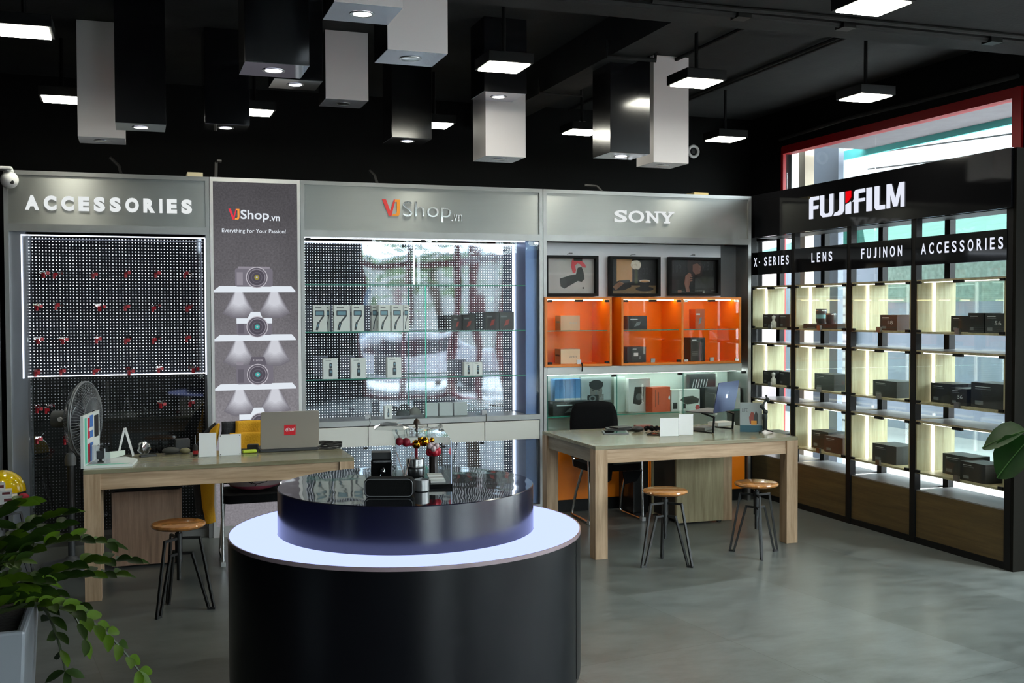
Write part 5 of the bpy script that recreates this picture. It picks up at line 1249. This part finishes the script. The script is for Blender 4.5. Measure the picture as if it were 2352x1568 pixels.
b = MB(); b.prism([(-5.36, -1.2), (-5.24, -1.16), (-5.24, -1.13), (-5.36, -1.14)], lambda u, v, d: (u, v, zd + .015 + d + (v + 1.18) * .7), 0, .003); b.build('leaflet', mat('leaflet', srgb(190, 205, 195), .5), t)
tb = thing('acrylic_case', 'clear acrylic case with a small black camera mount on the brochure stand', 'case', (-5.37, -1.36, zd + .0145))
ac2 = glass('acrylic_case_glass', (.92, .93, .95), 1.6)
b = MB()
for a in ((-5.42, -5.418, -1.42, -1.32), (-5.322, -5.32, -1.42, -1.32), (-5.418, -5.322, -1.42, -1.418), (-5.41, -5.322, -1.322, -1.32)): b.box(*a, zd + .0145, zd + .12)
b.box(-5.415, -5.32, -1.42, -1.32, zd + .1202, zd + .1225); b.build('case', ac2, tb)
b = MB().lathe([(.018, 0), (.018, .006), (.008, .012), (.008, .02), (.016, .024)], (-5.375, -1.38, zd + .016), 14); b.obox((-5.377, -1.385, zd + .062), (.034, .03, .045), .3); b.ball((-5.368, -1.38, zd + .094), .013, 10)
b.build('camera_mount', blackplastic, tb, smooth=True)
MB().box(-5.352, -5.347, -1.41, -1.405, zd + .016, zd + .1).build('light_edge', whiteplastic, tb)
t = thing('tent_card', 'tall white A shaped tent card on the left desk', 'card', (-5.24, -1.0, zd))
def strut(a, b_, w_): return MB().bar(a, b_, .012, w_, up=(0, 1, 0))
strut((-5.285, -1.0, zd + .004), (-5.245, -1.0, zd + .17), .1).build('leaf', whiteplastic, t); strut((-5.195, -1.0, zd + .004), (-5.24, -1.0, zd + .172), .1).build('leaf', whiteplastic, t)
b = MB(); rr = random.Random(3); b.ball((-5.13, -1.06, zd + .05), .044, 14, sq=(.9, .9, 1)); b.v = [tuple(Vector(p) + Vector((rr.uniform(-.006, .006), rr.uniform(-.006, .006), rr.uniform(-.004, .004)))) for p in b.v]
tt = thing('webcam', 'crinkled clear ball on a black foot beside the tent card', 'webcam', (-5.13, -1.06, zd)); b.build('ball', glass('ball_film', (.75, .78, .78), 2.5, .15), tt)
MB().obox((-5.11, -1.07, zd + .005), (.1, .04, .012), .3).build('foot', blackplastic, tt, bevel=.003)
tag(MB().ball((-4.97, -1.0, zd + .022), 1, 16, sq=(.055, .035, .022)).build('pebble', mat('dark_stone', srgb(62, 62, 58), .7, var=.3), smooth=True), 'dark grey pebble on the left desk', 'pebble')
tag(MB().ball((-4.885, -1.0, zd + .018), 1, 16, sq=(.033, .028, .018)).build('pebble', mat('tan_stone', srgb(130, 125, 95), .7, var=.3), smooth=True), 'smaller tan pebble beside the dark one', 'pebble')
t = thing('hand_pump', 'small red and black blower next to the plain card', 'tool', (-4.83, -1.15, zd))
MB().lathe([(.014, 0), (.016, .01), (.016, .06), (.01, .07), (.004, .075)], (-4.83, -1.15, zd), 14).build('body', blackplastic, t, smooth=True); MB().lathe([(.0168, .012), (.0168, .034)], (-4.83, -1.15, zd), 14, caps=False).build('band', mat('tool_red', srgb(190, 20, 30), .4), t, smooth=True)
MB().tube([(-4.83, -1.15, zd + .07), (-4.83, -1.15, zd + .13)], .002, 6).build('needle', steel, t)
t = thing('camera_strap', 'black camera strap and cable heap behind the pebbles', 'strap', (-5.0, -.97, zd))
b = MB(); pts = [(-5.1 + .28 * i / 30, -.965 + .012 * math.sin(i * 1.7), zd + .014 + .02 * abs(math.sin(i * .9))) for i in range(31)]; b.tube(pts, .011, 6); b.build('webbing', fabric, t, smooth=True)
b = MB().obox((-4.9, -.96, zd + .05), (.09, .04, .08), .1); b.build('buckle_block', mat('dark_case', (.03, .03, .03), .5), t, bevel=.006)
b = MB(); 
for k in range(4): b.tube([(-4.52 + .1 * math.sin(k + i * .35), -1.06 + .05 * math.cos(k * 2 + i * .5), zd + .005 + .004 * (k % 3)) for i in range(14)], .0035, 5)
tag(b.build('cable', mat('cable_dark', (.02, .02, .02), .5), smooth=True), 'dark cable coil between plate and laptop', 'cable')
tag(MB().obox((-4.5, -1.13, zd + .012), (.09, .035, .02), .15).build('usb_hub', mat('lime_plastic', srgb(165, 185, 30), .45), bevel=.006), 'lime green gadget in front of the cable coil', 'gadget')
tag(MB().obox((-4.47, -1.04, zd + .026), (.07, .05, .04), -.2).build('adapter', blackplastic, bevel=.006), 'black adapter block on the cable coil', 'adapter')
b = MB()
for k in range(6): b.tube([(-3.985 + .075 * math.cos(i * .42 + k), -1.08 + .05 * math.sin(i * .42 + k * .7), zd + .008 + .007 * k + .005 * math.sin(i)) for i in range(16)], .0045, 5)
tag(b.build('cable', mat('cable_dark', (.02, .02, .02), .5), smooth=True), 'heap of black cables right of the silver laptop', 'cable')
# ---------------------------------------------------------------- things on the right desk
def flatdev(pts, h, m, sm, label, name, cat):
    t = thing(name, label, cat, (pts[0][0], pts[0][1], zd))
    MB().prism(pts, XY(zd), 0, h).build('body', m, t, bevel=.001)
    c = Vector((sum(p[0] for p in pts) / 4, sum(p[1] for p in pts) / 4)); q_ = [tuple(c + (Vector(p) - c) * .86) for p in pts]
    MB().prism(q_, XY(zd + h), .0002, .0006).build('screen', sm, t)
glassblack = mat('screen_black', (.006, .006, .007), .05)
flatdev([(-1.985, -.985), (-1.815, -1.045), (-1.75, -.87), (-1.92, -.8)], .008, mat('tablet_edge', srgb(110, 112, 115), .3, metal=.6), glassblack, 'dark tablet lying at the left of the right desk', 'tablet', 'tablet')
flatdev([(-1.72, -1.14), (-1.66, -1.2), (-1.6, -1.13), (-1.66, -1.07)], .009, blackplastic, glassblack, 'black phone left of the bluish phone on the right desk', 'phone', 'phone')
flatdev([(-1.66, -1.225), (-1.6, -1.25), (-1.53, -1.14), (-1.6, -1.12)], .009, blackplastic, mat('screen_blue', srgb(95, 110, 150), .1), 'phone with bluish screen on the right desk', 'phone', 'phone')
standee(-1.597, -1.25, .142, .13, 'blank white card stand, left of two on the right desk', rz=-.1); standee(-1.452, -1.23, .108, .15, 'taller plain white card stand, right of two on the right desk', rz=-.1)
t = thing('notepad', 'dark notepad pile behind the tablet', 'notepad', (-1.72, -.75, zd))
MB().obox((-1.74, -.75, zd + .006), (.22, .16, .012), -.3).build('cover', blackplastic, t); MB().obox((-1.73, -.74, zd + .017), (.15, .11, .01), .2).build('pad', mat('pad_dark', (.03, .028, .026), .5), t)
tag(MB().obox((-1.53, -.7, zd + .012), (.13, .09, .02), -.2).build('red_packet', mat('packet_brown', srgb(120, 60, 50), .5), bevel=.004), 'brownish red packet behind the notepad', 'packet')
tag(MB().ball((-1.69, -.93, zd + .022), 1, 14, sq=(.05, .032, .022)).build('computer_mouse', blackplastic, smooth=True), 'black computer mouse on the right desk', 'mouse')
t = thing('strap_heap', 'black strap heap behind the white card stands', 'strap', (-1.52, -.95, zd))
b = MB(); b.tube([(-1.62 + .22 * i / 24, -.93 + .03 * math.sin(i * 1.3), zd + .014 + .014 * abs(math.sin(i * .8))) for i in range(25)], .013, 6); b.build('webbing', fabric, t, smooth=True)
# laptop riser, laptop, drive
t = thing('laptop_stand', 'black metal laptop stand with two bent legs', 'stand', (-1.1, -1.08, zd))
for x, y in ((-1.215, -1.2), (-.935, -1.0)):
    b = MB(); b.bar((x, y, zd + .003), (x + .012, y + .006, zd + .115), .022, .006); b.bar((x + .012, y + .006, zd + .115), (x - .02, y + .12, zd + .135), .022, .006); b.bar((x, y, zd + .003), (x - .06, y + .19, zd + .003), .022, .006); b.build('leg', blackmetal, t)
b = MB(); b.bar((-1.225, -1.09, zd + .1375), (-.95, -.88, zd + .1375), .05, .006); b.build('tray', blackmetal, t)
t = thing('laptop', 'open laptop seen from behind, raised on the black stand', 'laptop', (-1.1, -1.0, zd + .142))
ml = mat('laptop_grey', srgb(78, 88, 128), .3, metal=.6)
A_, B_ = Vector((-1.215, -1.2, 0)), Vector((-.925, -1.0, 0)); dv = (B_ - A_).normalized(); nv = Vector((dv.y, -dv.x, 0))
lf = lambda u, v, d: tuple(A_ + dv * u + nv * (d + v * .18) + Vector((0, 0, zd + .147 + v * .98)))
L_ = (B_ - A_).length
MB().prism(rrect(0, L_, 0, .225, .012, 4), lf, 0, .005).build('lid', ml, t)
b = MB(); b.prism([(0, 0), (L_, 0), (L_, .22), (0, .22)], lambda u, v, d: tuple(A_ + dv * u - nv * v + Vector((0, 0, zd + .1415 + d))), 0, .008); b.build('keyboard_base', mat('laptop_base', (.05, .05, .055), .35), t)
b = MB(); cu, cv = L_ * .5, .115
b.flat(ell(cu - .008, cv, .011, .0165, 16), lf, .0055, 0); b.flat(ell(cu + .008, cv, .011, .0165, 16), lf, .0058, 0); b.flat([(cu + .0, cv + .02), (cu + .004, cv + .031), (cu + .01, cv + .034), (cu + .007, cv + .024)], lf, .0056, 0)
b.flat(ell(cu + .021, cv + .002, .0065, .0085, 14), lf, .0062, 1)
b.build('logo', [emis('apple_glow', (.85, .93, 1), 1.2), ml], t)
tag(MB().obox((-1.16, -.97, zd + .012), (.17, .1, .024), .6).build('hard_drive', mat('drive_grey', srgb(120, 118, 112), .4, metal=.4), bevel=.004), 'flat grey drive under the raised laptop', 'drive')
tag(MB().obox((-.88, -.74, zd + .014), (.17, .12, .028), .2).build('paper_stack', mat('paper', srgb(205, 205, 200), .6)), 'white paper pile behind the raised laptop', 'papers')
tag(MB().obox((-1.36, -.76, zd + .03), (.07, .06, .06), .1).build('white_adapter', whiteplastic, bevel=.004), 'white plug adapter behind the raised laptop', 'adapter')
b = MB()
for k in range(4): b.tube([(-1.36 + .12 * i / 15, -.9 + .03 * k + .03 * math.sin(i * .8 + k), zd + .03 + .006 * k + .012 * math.sin(i * .6 + k)) for i in range(16)], .005, 5)
tag(b.build('cable', mat('cable_dark', (.02, .02, .02), .5), smooth=True), 'black cables tangled under the raised laptop', 'cable')
t = thing('desk_calendar', 'desk calendar with a bird picture on the right desk', 'calendar', (-.93, -1.12, zd))
A2, B2 = Vector((-1.005, -1.06, 0)), Vector((-.865, -1.2, 0)); d2 = (B2 - A2).normalized(); n2 = Vector((d2.y, -d2.x, 0)); L2 = (B2 - A2).length
d2 = Vector((.86, -.5, 0)).normalized(); A2 = Vector((-.985, -1.19, 0)); n2 = Vector((d2.y, -d2.x, 0)); L2 = .16
cf = lambda u, v, d: tuple(A2 + d2 * u + n2 * (-v * .27 + d) + Vector((0, 0, zd + v * .96)))
b = MB(); b.prism(rect(0, L2, 0, .22), cf, 0, .003, 0); b.flat(rect(0, L2, 0, .05), cf, .0036, 1); b.flat(rect(0, L2, .05, .22), cf, .0035, 2)
b.flat([(.07, .06), (.065, .11), (.08, .15), (.1, .145), (.11, .1), (.1, .06)], cf, .004, 3); b.flat([(.095, .06), (.1, .12), (.115, .16), (.13, .13), (.13, .06)], cf, .0042, 4); b.flat(rect(.08, .12, .055, .085), cf, .0044, 5); put_text(b, 'LIFE', .015, .055, .15, .175, cf, .004, 6)
b.build('front_leaf', [whiteplastic, mat('cal_teal', srgb(40, 84, 96), .5), mat('cal_pale', srgb(150, 160, 160), .5), mat('cal_red', srgb(140, 70, 60), .5), mat('cal_dark', srgb(60, 66, 66), .5), mat('cal_orange', srgb(210, 140, 50), .5), mat('cal_ink', srgb(90, 96, 96), .5)], t)
cb2 = lambda u, v, d: tuple(A2 + d2 * u + n2 * (-.118 + v * .27 + d) + Vector((0, 0, zd + v * .96)))
MB().prism(rect(0, L2, 0, .22), cb2, -.003, 0).build('rear_leaf', whiteplastic, t)
c = Vector((-.835, -1.285, zd)); t = thing('phone_gimbal', 'black handheld gimbal standing on a small tripod at the right desk end', 'gimbal', c)
for a in (-.6, 1.5, 3.4): MB().tube([c + Vector((0, 0, .022)), c + Vector((.06 * math.cos(a), .06 * math.sin(a), .005))], .005, 6).build('leg', blackplastic, t, smooth=True)
b = MB().lathe([(.016, .02), (.018, .03), (.017, .09), (.02, .1), (.019, .13), (.012, .14)], c, 14); b.build('handle', mat('gimbal_black', (.015, .02, .018), .5), t, smooth=True)
b = MB(); b.tube([c + Vector((0, 0, .135)), c + Vector((-.005, .0, .165)), c + Vector((-.02, 0, .185))], .012, 8); b.ball(c + Vector((.004, 0, .15)), .02, 10); b.ball(c + Vector((-.022, 0, .19)), .019, 10); b.tube([c + Vector((-.022, 0, .19)), c + Vector((.0, 0, .225)), c + Vector((.02, -.005, .235))], .009, 8); b.ball(c + Vector((.018, -.004, .238)), .018, 10); b.tube([c + Vector((.018, 0, .238)), c + Vector((.01, 0, .272))], .007, 8); b.build('arm', mat('gimbal_black', (.015, .02, .018), .5), t, smooth=True)

# ---------------------------------------------------------------- plants
leafm = mat('leaf_green', srgb(66, 92, 15), .45, spec=.15, var=.45, vscale=9); leafd = mat('leaf_dark', srgb(36, 56, 14), .5, spec=.12, var=.4, vscale=9); stemm = mat('stem_green', srgb(40, 50, 22), .5)
def leaf(mb, p, d, n, L, W, m, curl=.12):
    d = Vector(d).normalized(); n = Vector(n); s_ = d.cross(n).normalized(); n = s_.cross(d)
    prof = [(0, .05), (.12, .5), (.3, .92), (.5, 1), (.7, .85), (.87, .48), (1, .02)]
    vs = []; fs = []
    for t_, w_ in prof:
        q_ = Vector(p) + d * L * t_ - n * curl * L * t_ * t_
        vs += [q_ - s_ * W * w_ / 2 + n * W * .16 * w_, q_, q_ + s_ * W * w_ / 2 + n * W * .16 * w_]
    for i in range(len(prof) - 1):
        a = i * 3; fs += [(a, a + 1, a + 4, a + 3), (a + 1, a + 2, a + 5, a + 4)]
    mb.add(vs, fs, m)
t = thing('potted_plant', 'leafy green plant with arching stems in a pale square pot at the lower left', 'plant', (-5.72, -4.6, 0))
pot = mat('pot_pale', srgb(128, 132, 138), .3)
b = MB(); X0, X1, Y0_, Y1_ = -5.96, -5.48, -4.84, -4.36
v = [(X0 + .04, Y0_ + .04, 0), (X1 - .04, Y0_ + .04, 0), (X1 - .04, Y1_ - .04, 0), (X0 + .04, Y1_ - .04, 0), (X0, Y0_, .755), (X1, Y0_, .755), (X1, Y1_, .755), (X0, Y1_, .755), (X0 + .025, Y0_ + .025, .755), (X1 - .025, Y0_ + .025, .755), (X1 - .025, Y1_ - .025, .755), (X0 + .025, Y1_ - .025, .755), (X0 + .025, Y0_ + .025, .715), (X1 - .025, Y0_ + .025, .715), (X1 - .025, Y1_ - .025, .715), (X0 + .025, Y1_ - .025, .715)]
b.add(v, [(3, 2, 1, 0)] + [(i, (i + 1) % 4, 4 + (i + 1) % 4, 4 + i) for i in range(4)] + [(4 + i, 4 + (i + 1) % 4, 8 + (i + 1) % 4, 8 + i) for i in range(4)] + [(8 + i, 8 + (i + 1) % 4, 12 + (i + 1) % 4, 12 + i) for i in range(4)] + [(12, 13, 14, 15)])
b.build('pot', pot, t, bevel=.008)
MB().box(X0 + .027, X1 - .027, Y0_ + .027, Y1_ - .027, .7155, .735).build('soil', mat('soil', (.012, .009, .007), .9, bump=.6), t)
pr_ = random.Random(11)
def frond(base, mid, tip, n, L, W, bright, first=.25):
    P0, P1, P2 = Vector(base), Vector(mid), Vector(tip)
    bz = lambda s_: P0 * (1 - s_) ** 2 + P1 * 2 * s_ * (1 - s_) + P2 * s_ * s_
    b = MB(); b.tube([bz(i / 12) for i in range(13)], [.009 - .006 * i / 12 for i in range(13)], 6, 1)
    for i in range(n):
        s_ = first + (1 - first) * i / (n - 1); p = bz(s_); d = (bz(min(1, s_ + .03)) - bz(s_ - .03)).normalized()
        side = d.cross(Vector((0, 0, 1)))
        if side.length < .2: side = Vector((1, 0, 0))
        side.normalize(); nn = side.cross(d)
        for sg in (-1, 1):
            dd = d * .55 + side * sg * .8 + Vector((0, 0, pr_.uniform(-.1, .35))) + Vector((pr_.uniform(-.15, .15), pr_.uniform(-.15, .15), 0))
            k = 1 - .3 * abs(s_ - .55)
            leaf(b, p, dd, nn * .5 + Vector((0, -.7, .25)), L * k * pr_.uniform(.85, 1.1), W * k, 0 if pr_.random() < bright else 2, pr_.uniform(.05, .25))
    leaf(b, bz(1), bz(1) - bz(.95), Vector((0, -.3, 1)), L * .9, W * .8, 0 if bright > .5 else 2)
    b.build('frond', [leafm, stemm, leafd], t, smooth=True)
for mid, tip, n, br in (
    ((-5.5, -4.6, 1.02), (-5.27, -4.6, .94), 8, .25), ((-5.45, -4.5, .9), (-5.21, -4.5, .86), 9, .3), ((-5.5, -4.45, .85), (-5.25, -4.42, .8), 8, .3),
    ((-5.38, -4.7, .9), (-5.18, -4.75, .58), 9, .85), ((-5.46, -4.5, .95), (-5.4, -4.48, .52), 7, .5), ((-5.42, -4.5, .92), (-5.34, -4.5, .62), 6, .6),
    ((-5.62, -4.55, 1.0), (-5.4, -4.5, 1.02), 8, .8), ((-5.66, -4.5, 1.05), (-5.52, -4.4, 1.05), 8, .5), ((-5.7, -4.5, 1.0), (-5.6, -4.4, .98), 7, .4),
    ((-5.72, -4.6, .95), (-5.62, -4.6, .93), 7, .7), ((-5.74, -4.6, .95), (-5.72, -4.6, .98), 7, .5), ((-5.8, -4.6, .9), (-5.83, -4.7, .88), 7, .5),
    ((-5.62, -4.6, .9), (-5.46, -4.6, .84), 7, .6), ((-5.58, -4.55, .85), (-5.36, -4.55, .74), 8, .35), ((-5.6, -4.4, .95), (-5.42, -4.3, .95), 7, .3), ((-5.64, -4.62, .92), (-5.52, -4.68, .92), 7, .6)):
    frond((-5.7 + pr_.uniform(-.08, .08), -4.6 + pr_.uniform(-.08, .08), .735), mid, tip, n + 3, .078, .036, br, .22)
t = thing('potted_plant', 'big leaved fiddle leaf plant leaning in at the right edge', 'plant', (.12, -3.65, 0))
MB().lathe([(.13, 0), (.16, .02), (.19, .3), (.185, .3), (.17, .27), (.001, .265)], (.12, -3.65, 0), 28, caps=False).build('pot', mat('pot_dark', (.03, .03, .03), .5), t, smooth=True)
b = MB().tube([(.12, -3.65, .25), (.06, -3.55, .6), (-.12, -3.36, .9), (-.18, -3.3, 1.1)], [.016, .014, .012, .008], 8); b.build('trunk', mat('bark', srgb(70, 55, 40), .8), t, smooth=True)
fl = mat('fiddle_leaf', srgb(38, 78, 30), .35, spec=.4, var=.3, vscale=12)
for p, d, n, L, W in (((-.22, -3.12, .93), (-.36, .93, -.36), (-.6, -.3, .75), .31, .2), ((-.22, -3.16, .9), (-.3, .55, -.75), (-.8, -.4, .5), .34, .24), ((-.2, -3.2, .92), (-.2, -.25, -.95), (-.9, .3, .2), .34, .22), ((-.2, -3.25, 1.0), (.5, -.6, .6), (-.7, 0, .6), .3, .2), ((-.2, -3.2, .95), (.2, -.9, .2), (-.6, .1, .8), .32, .22)):
    b = MB(); b.tube([(-.14, -3.34, .92), p], .005, 6, 1)
    d_ = Vector(d).normalized(); leaf(b, p, d, n, L, W, 0, .15)
    b.tube([Vector(p) + d_ * L * s_ + Vector(n).normalized() * (.004 - .15 * L * s_ * s_) for s_ in (0, .25, .5, .75, .95)], .003, 5, 1)
    b.build('leaf', [fl, mat('leaf_vein', srgb(90, 130, 70), .5)], t, smooth=True)
# ---------------------------------------------------------------- outside
struct('ground', MB().box(.55, 14, -22, 12, -.25, -.13).box(-12, .55, -22, -10.76, -.25, -.13), mat('street_concrete', (.76, .76, .75), .8, var=.25, vscale=1.2, bump=.2, bscale=30))
teal = mat('teal_tarp', srgb(48, 90, 80), .7, var=.2, vscale=4)
t = thing('awning', 'teal edged grey awning over the red framed window', 'awning', (1.0, -1, 3.15))
MB().box(.56, 1.42, -3.0, .55, 3.17, 3.2).build('soffit', mat('soffit_grey', srgb(118, 113, 118), .8, var=.15), t)
MB().box(1.42, 1.45, -3.0, .9, 3.115, 3.2).build('valance', mat('valance_teal', srgb(104, 206, 200), .7), t)
MB().box(.57, .6, -3.0, .55, 3.13, 3.17).build('bracket', blackmetal, t)
t = thing('neighbour_building', 'street building across, with shutters and a teal tarp', 'building', (6, 3, -.13))
MB().box(5.6, 9, -3, 12, -.13, 2.5).build('wall', mat('wall_bluegrey', srgb(138, 150, 164), .9, var=.2, vscale=1.5), t)
MB().box(5.5, 5.6, 1.2, 5.4, 1.75, 2.35).build('ribbed_curtain', mat('curtain_greygreen', srgb(146, 172, 160), .8, var=.4, vscale=14), t)
MB().box(5.48, 5.56, 6.2, 7.6, -.1, 2.0).build('white_shutter', mat('shutter_white', srgb(205, 205, 205), .6), t)
b = MB()
for k in range(14): b.box(5.45, 5.48, 6.2, 7.6, .0 + k * .14, .035 + k * .14)
b.build('shutter_rib', mat('shutter_shade', srgb(140, 140, 145), .6), t)
b = MB(); b.prism([(3.2, 2.35), (3.26, 2.35), (5.7, 2.95), (5.7, 3.0)], lambda u, v, d: (u, d, v), -1.0, 6.4); b.build('tarp', teal, t)
for y in (.4, 3.2): MB().tube([(3.22, y, -.13), (3.22, y, 2.36)], .035, 8).build('tarp_pole', mat('pole_grey', srgb(120, 120, 124), .5), t)
t = thing('tarp_drape', 'teal tarp drape hanging beside the grey pillar outside the window', 'tarp', (1.6, .6, 2.3))
b = MB(); vs = []; fs = []
for i in range(7):
    for j in range(9): vs.append((1.62 + .05 * math.sin(j * 1.4), 1.75 - j * .11 - .03 * i, 3.13 - i * .14 - j * .03))
for i in range(6):
    for j in range(8): fs.append((i * 9 + j, i * 9 + j + 1, (i + 1) * 9 + j + 1, (i + 1) * 9 + j))
b.add(vs, fs); b.build('sheet', mat('drape_teal', srgb(70, 150, 130), .7, var=.3, vscale=6), t, smooth=True)
MB().tube([(1.57, 1.78, 3.14), (1.57, .95, 2.6)], .018, 8).build('pole', mat('pole_pale', srgb(190, 185, 185), .5), t, smooth=True)
MB().tube([(1.6, 1.8, -.13), (1.6, 1.8, 3.14)], .02, 8).build('upright', mat('pole_pale', srgb(190, 185, 185), .5), t, smooth=True)
for k, lb in enumerate(('upper overhead wire across the street sky', 'lower overhead wire across the street sky')):
    tag(MB().tube([(6, 6.5 - .0, 4.15 - .25 * k), (6, 2.5, 3.95 - .25 * k), (6.2, -1.5, 4.1 - .3 * k)], .012, 6).build('street_wire', blackplastic, smooth=True), lb, 'wire')
t = thing('side_building', 'pale pinkish wall seen through the rack\'s left bays', 'building', (1.6, 5, -.13))
MB().box(.6, 5.5, 8.2, 8.6, -.13, 4).build('wall', mat('wall_pink', srgb(205, 190, 190), .9), t); MB().box(1.3, 1.4, 2.3, 2.42, -.13, 4).build('dark_post', mat('post_dark', (.03, .03, .032), .7), t)
MB().box(.8, .9, .62, .72, -.13, 3.6).build('cream_post', mat('post_cream', srgb(200, 185, 165), .8), t)
MB().box(1.2, 1.26, .66, 1.18, -.13, 3.6).build('grey_pillar', mat('pillar_grey', srgb(95, 102, 114), .8), t)
def car(x, y, rz, m, label, h=1.42):
    t = thing('car', label, 'car', (0, 0, 0)); z0 = -.13
    prof = [(-2.1, .3), (-2.12, .62), (-1.95, .78), (-1.25, .86), (-.7, h - .12), (-.3, h), (.75, h), (1.35, .95), (2.0, .88), (2.1, .6), (2.08, .3)]
    MB().prism(prof, lambda u, v, d: (u, d, v), -.82, .82).build('body', m, t, bevel=.06)
    g = MB()
    for s_ in (-.825, .825): g.prism([(-.95, .9), (-.55, h - .14), (.7, h - .12), (1.15, .92)], lambda u, v, d: (u, s_ + d, v), -.004, .004)
    g.build('side_window', mat('car_glass', (.02, .025, .03), .05), t)
    for a in (-1.35, 1.35):
        for s_ in (-.8, .8):
            b = MB(); b.tube([(a, s_ - .1, .31), (a, s_ + .1, .31)], .31, 20); o = b.build('wheel', blackplastic, t)
    t.location = (x, y, z0); t.rotation_euler = (0, 0, rz)
car(3.2, -8.6, PI / 2 + .1, mat('car_red', srgb(190, 30, 40), .2, coat=1.), 'red car parked outside the glazed entrance')
car(.4, -14.2, .1, mat('car_white', srgb(215, 218, 222), .2, coat=1.), 'white car parked outside the front window')
def tree(x, y, h, label):
    t = thing('street_tree', label, 'tree', (x, y, -.13)); r_ = random.Random(int(x * 10))
    MB().tube([(x, y, -.13), (x + .05, y, h * .5), (x, y + .1, h * .75)], [.14, .11, .07], 8).build('trunk', mat('bark', srgb(70, 55, 40), .8), t, smooth=True)
    b = MB()
    for k in range(420):
        v = Vector((r_.gauss(0, .8), r_.gauss(0, .8), r_.gauss(0, .6))); leaf(b, (x + v.x, y + v.y, h * .85 + v.z), (r_.uniform(-1, 1), r_.uniform(-1, 1), r_.uniform(-.6, .6)), (r_.uniform(-.5, .5), r_.uniform(-.5, .5), 1), .34, .2, 0)
    b.build('crown', mat('tree_leaf', srgb(90, 120, 60), .6), t)
tree(4.4, -12.5, 3.6, 'leafy street tree beyond the entrance corner'); tree(1.6, -16.5, 3.8, 'leafy street tree beyond the front window')
t = thing('opposite_building', 'pale building across the front street', 'building', (0, -21, -.13))
MB().box(-8, 12, -21.4, -20.6, -.13, 3.2).build('wall', mat('wall_pale', srgb(190, 188, 182), .9), t); MB().box(-2, 1, -20.6, -20.5, 0, 2.2).build('shop_shutter', mat('shutter_blue', srgb(90, 110, 130), .7), t)
t = thing('far_building', 'pale building across the side street', 'building', (12, -8, -.13))
MB().box(12.2, 13, -20, -3.2, -.13, 3.6).build('wall', mat('wall_sand', srgb(185, 178, 168), .9), t); MB().box(12.1, 12.2, -12, -8, 0, 2.3).build('shop_shutter', mat('shutter_grey', srgb(120, 122, 126), .7), t)
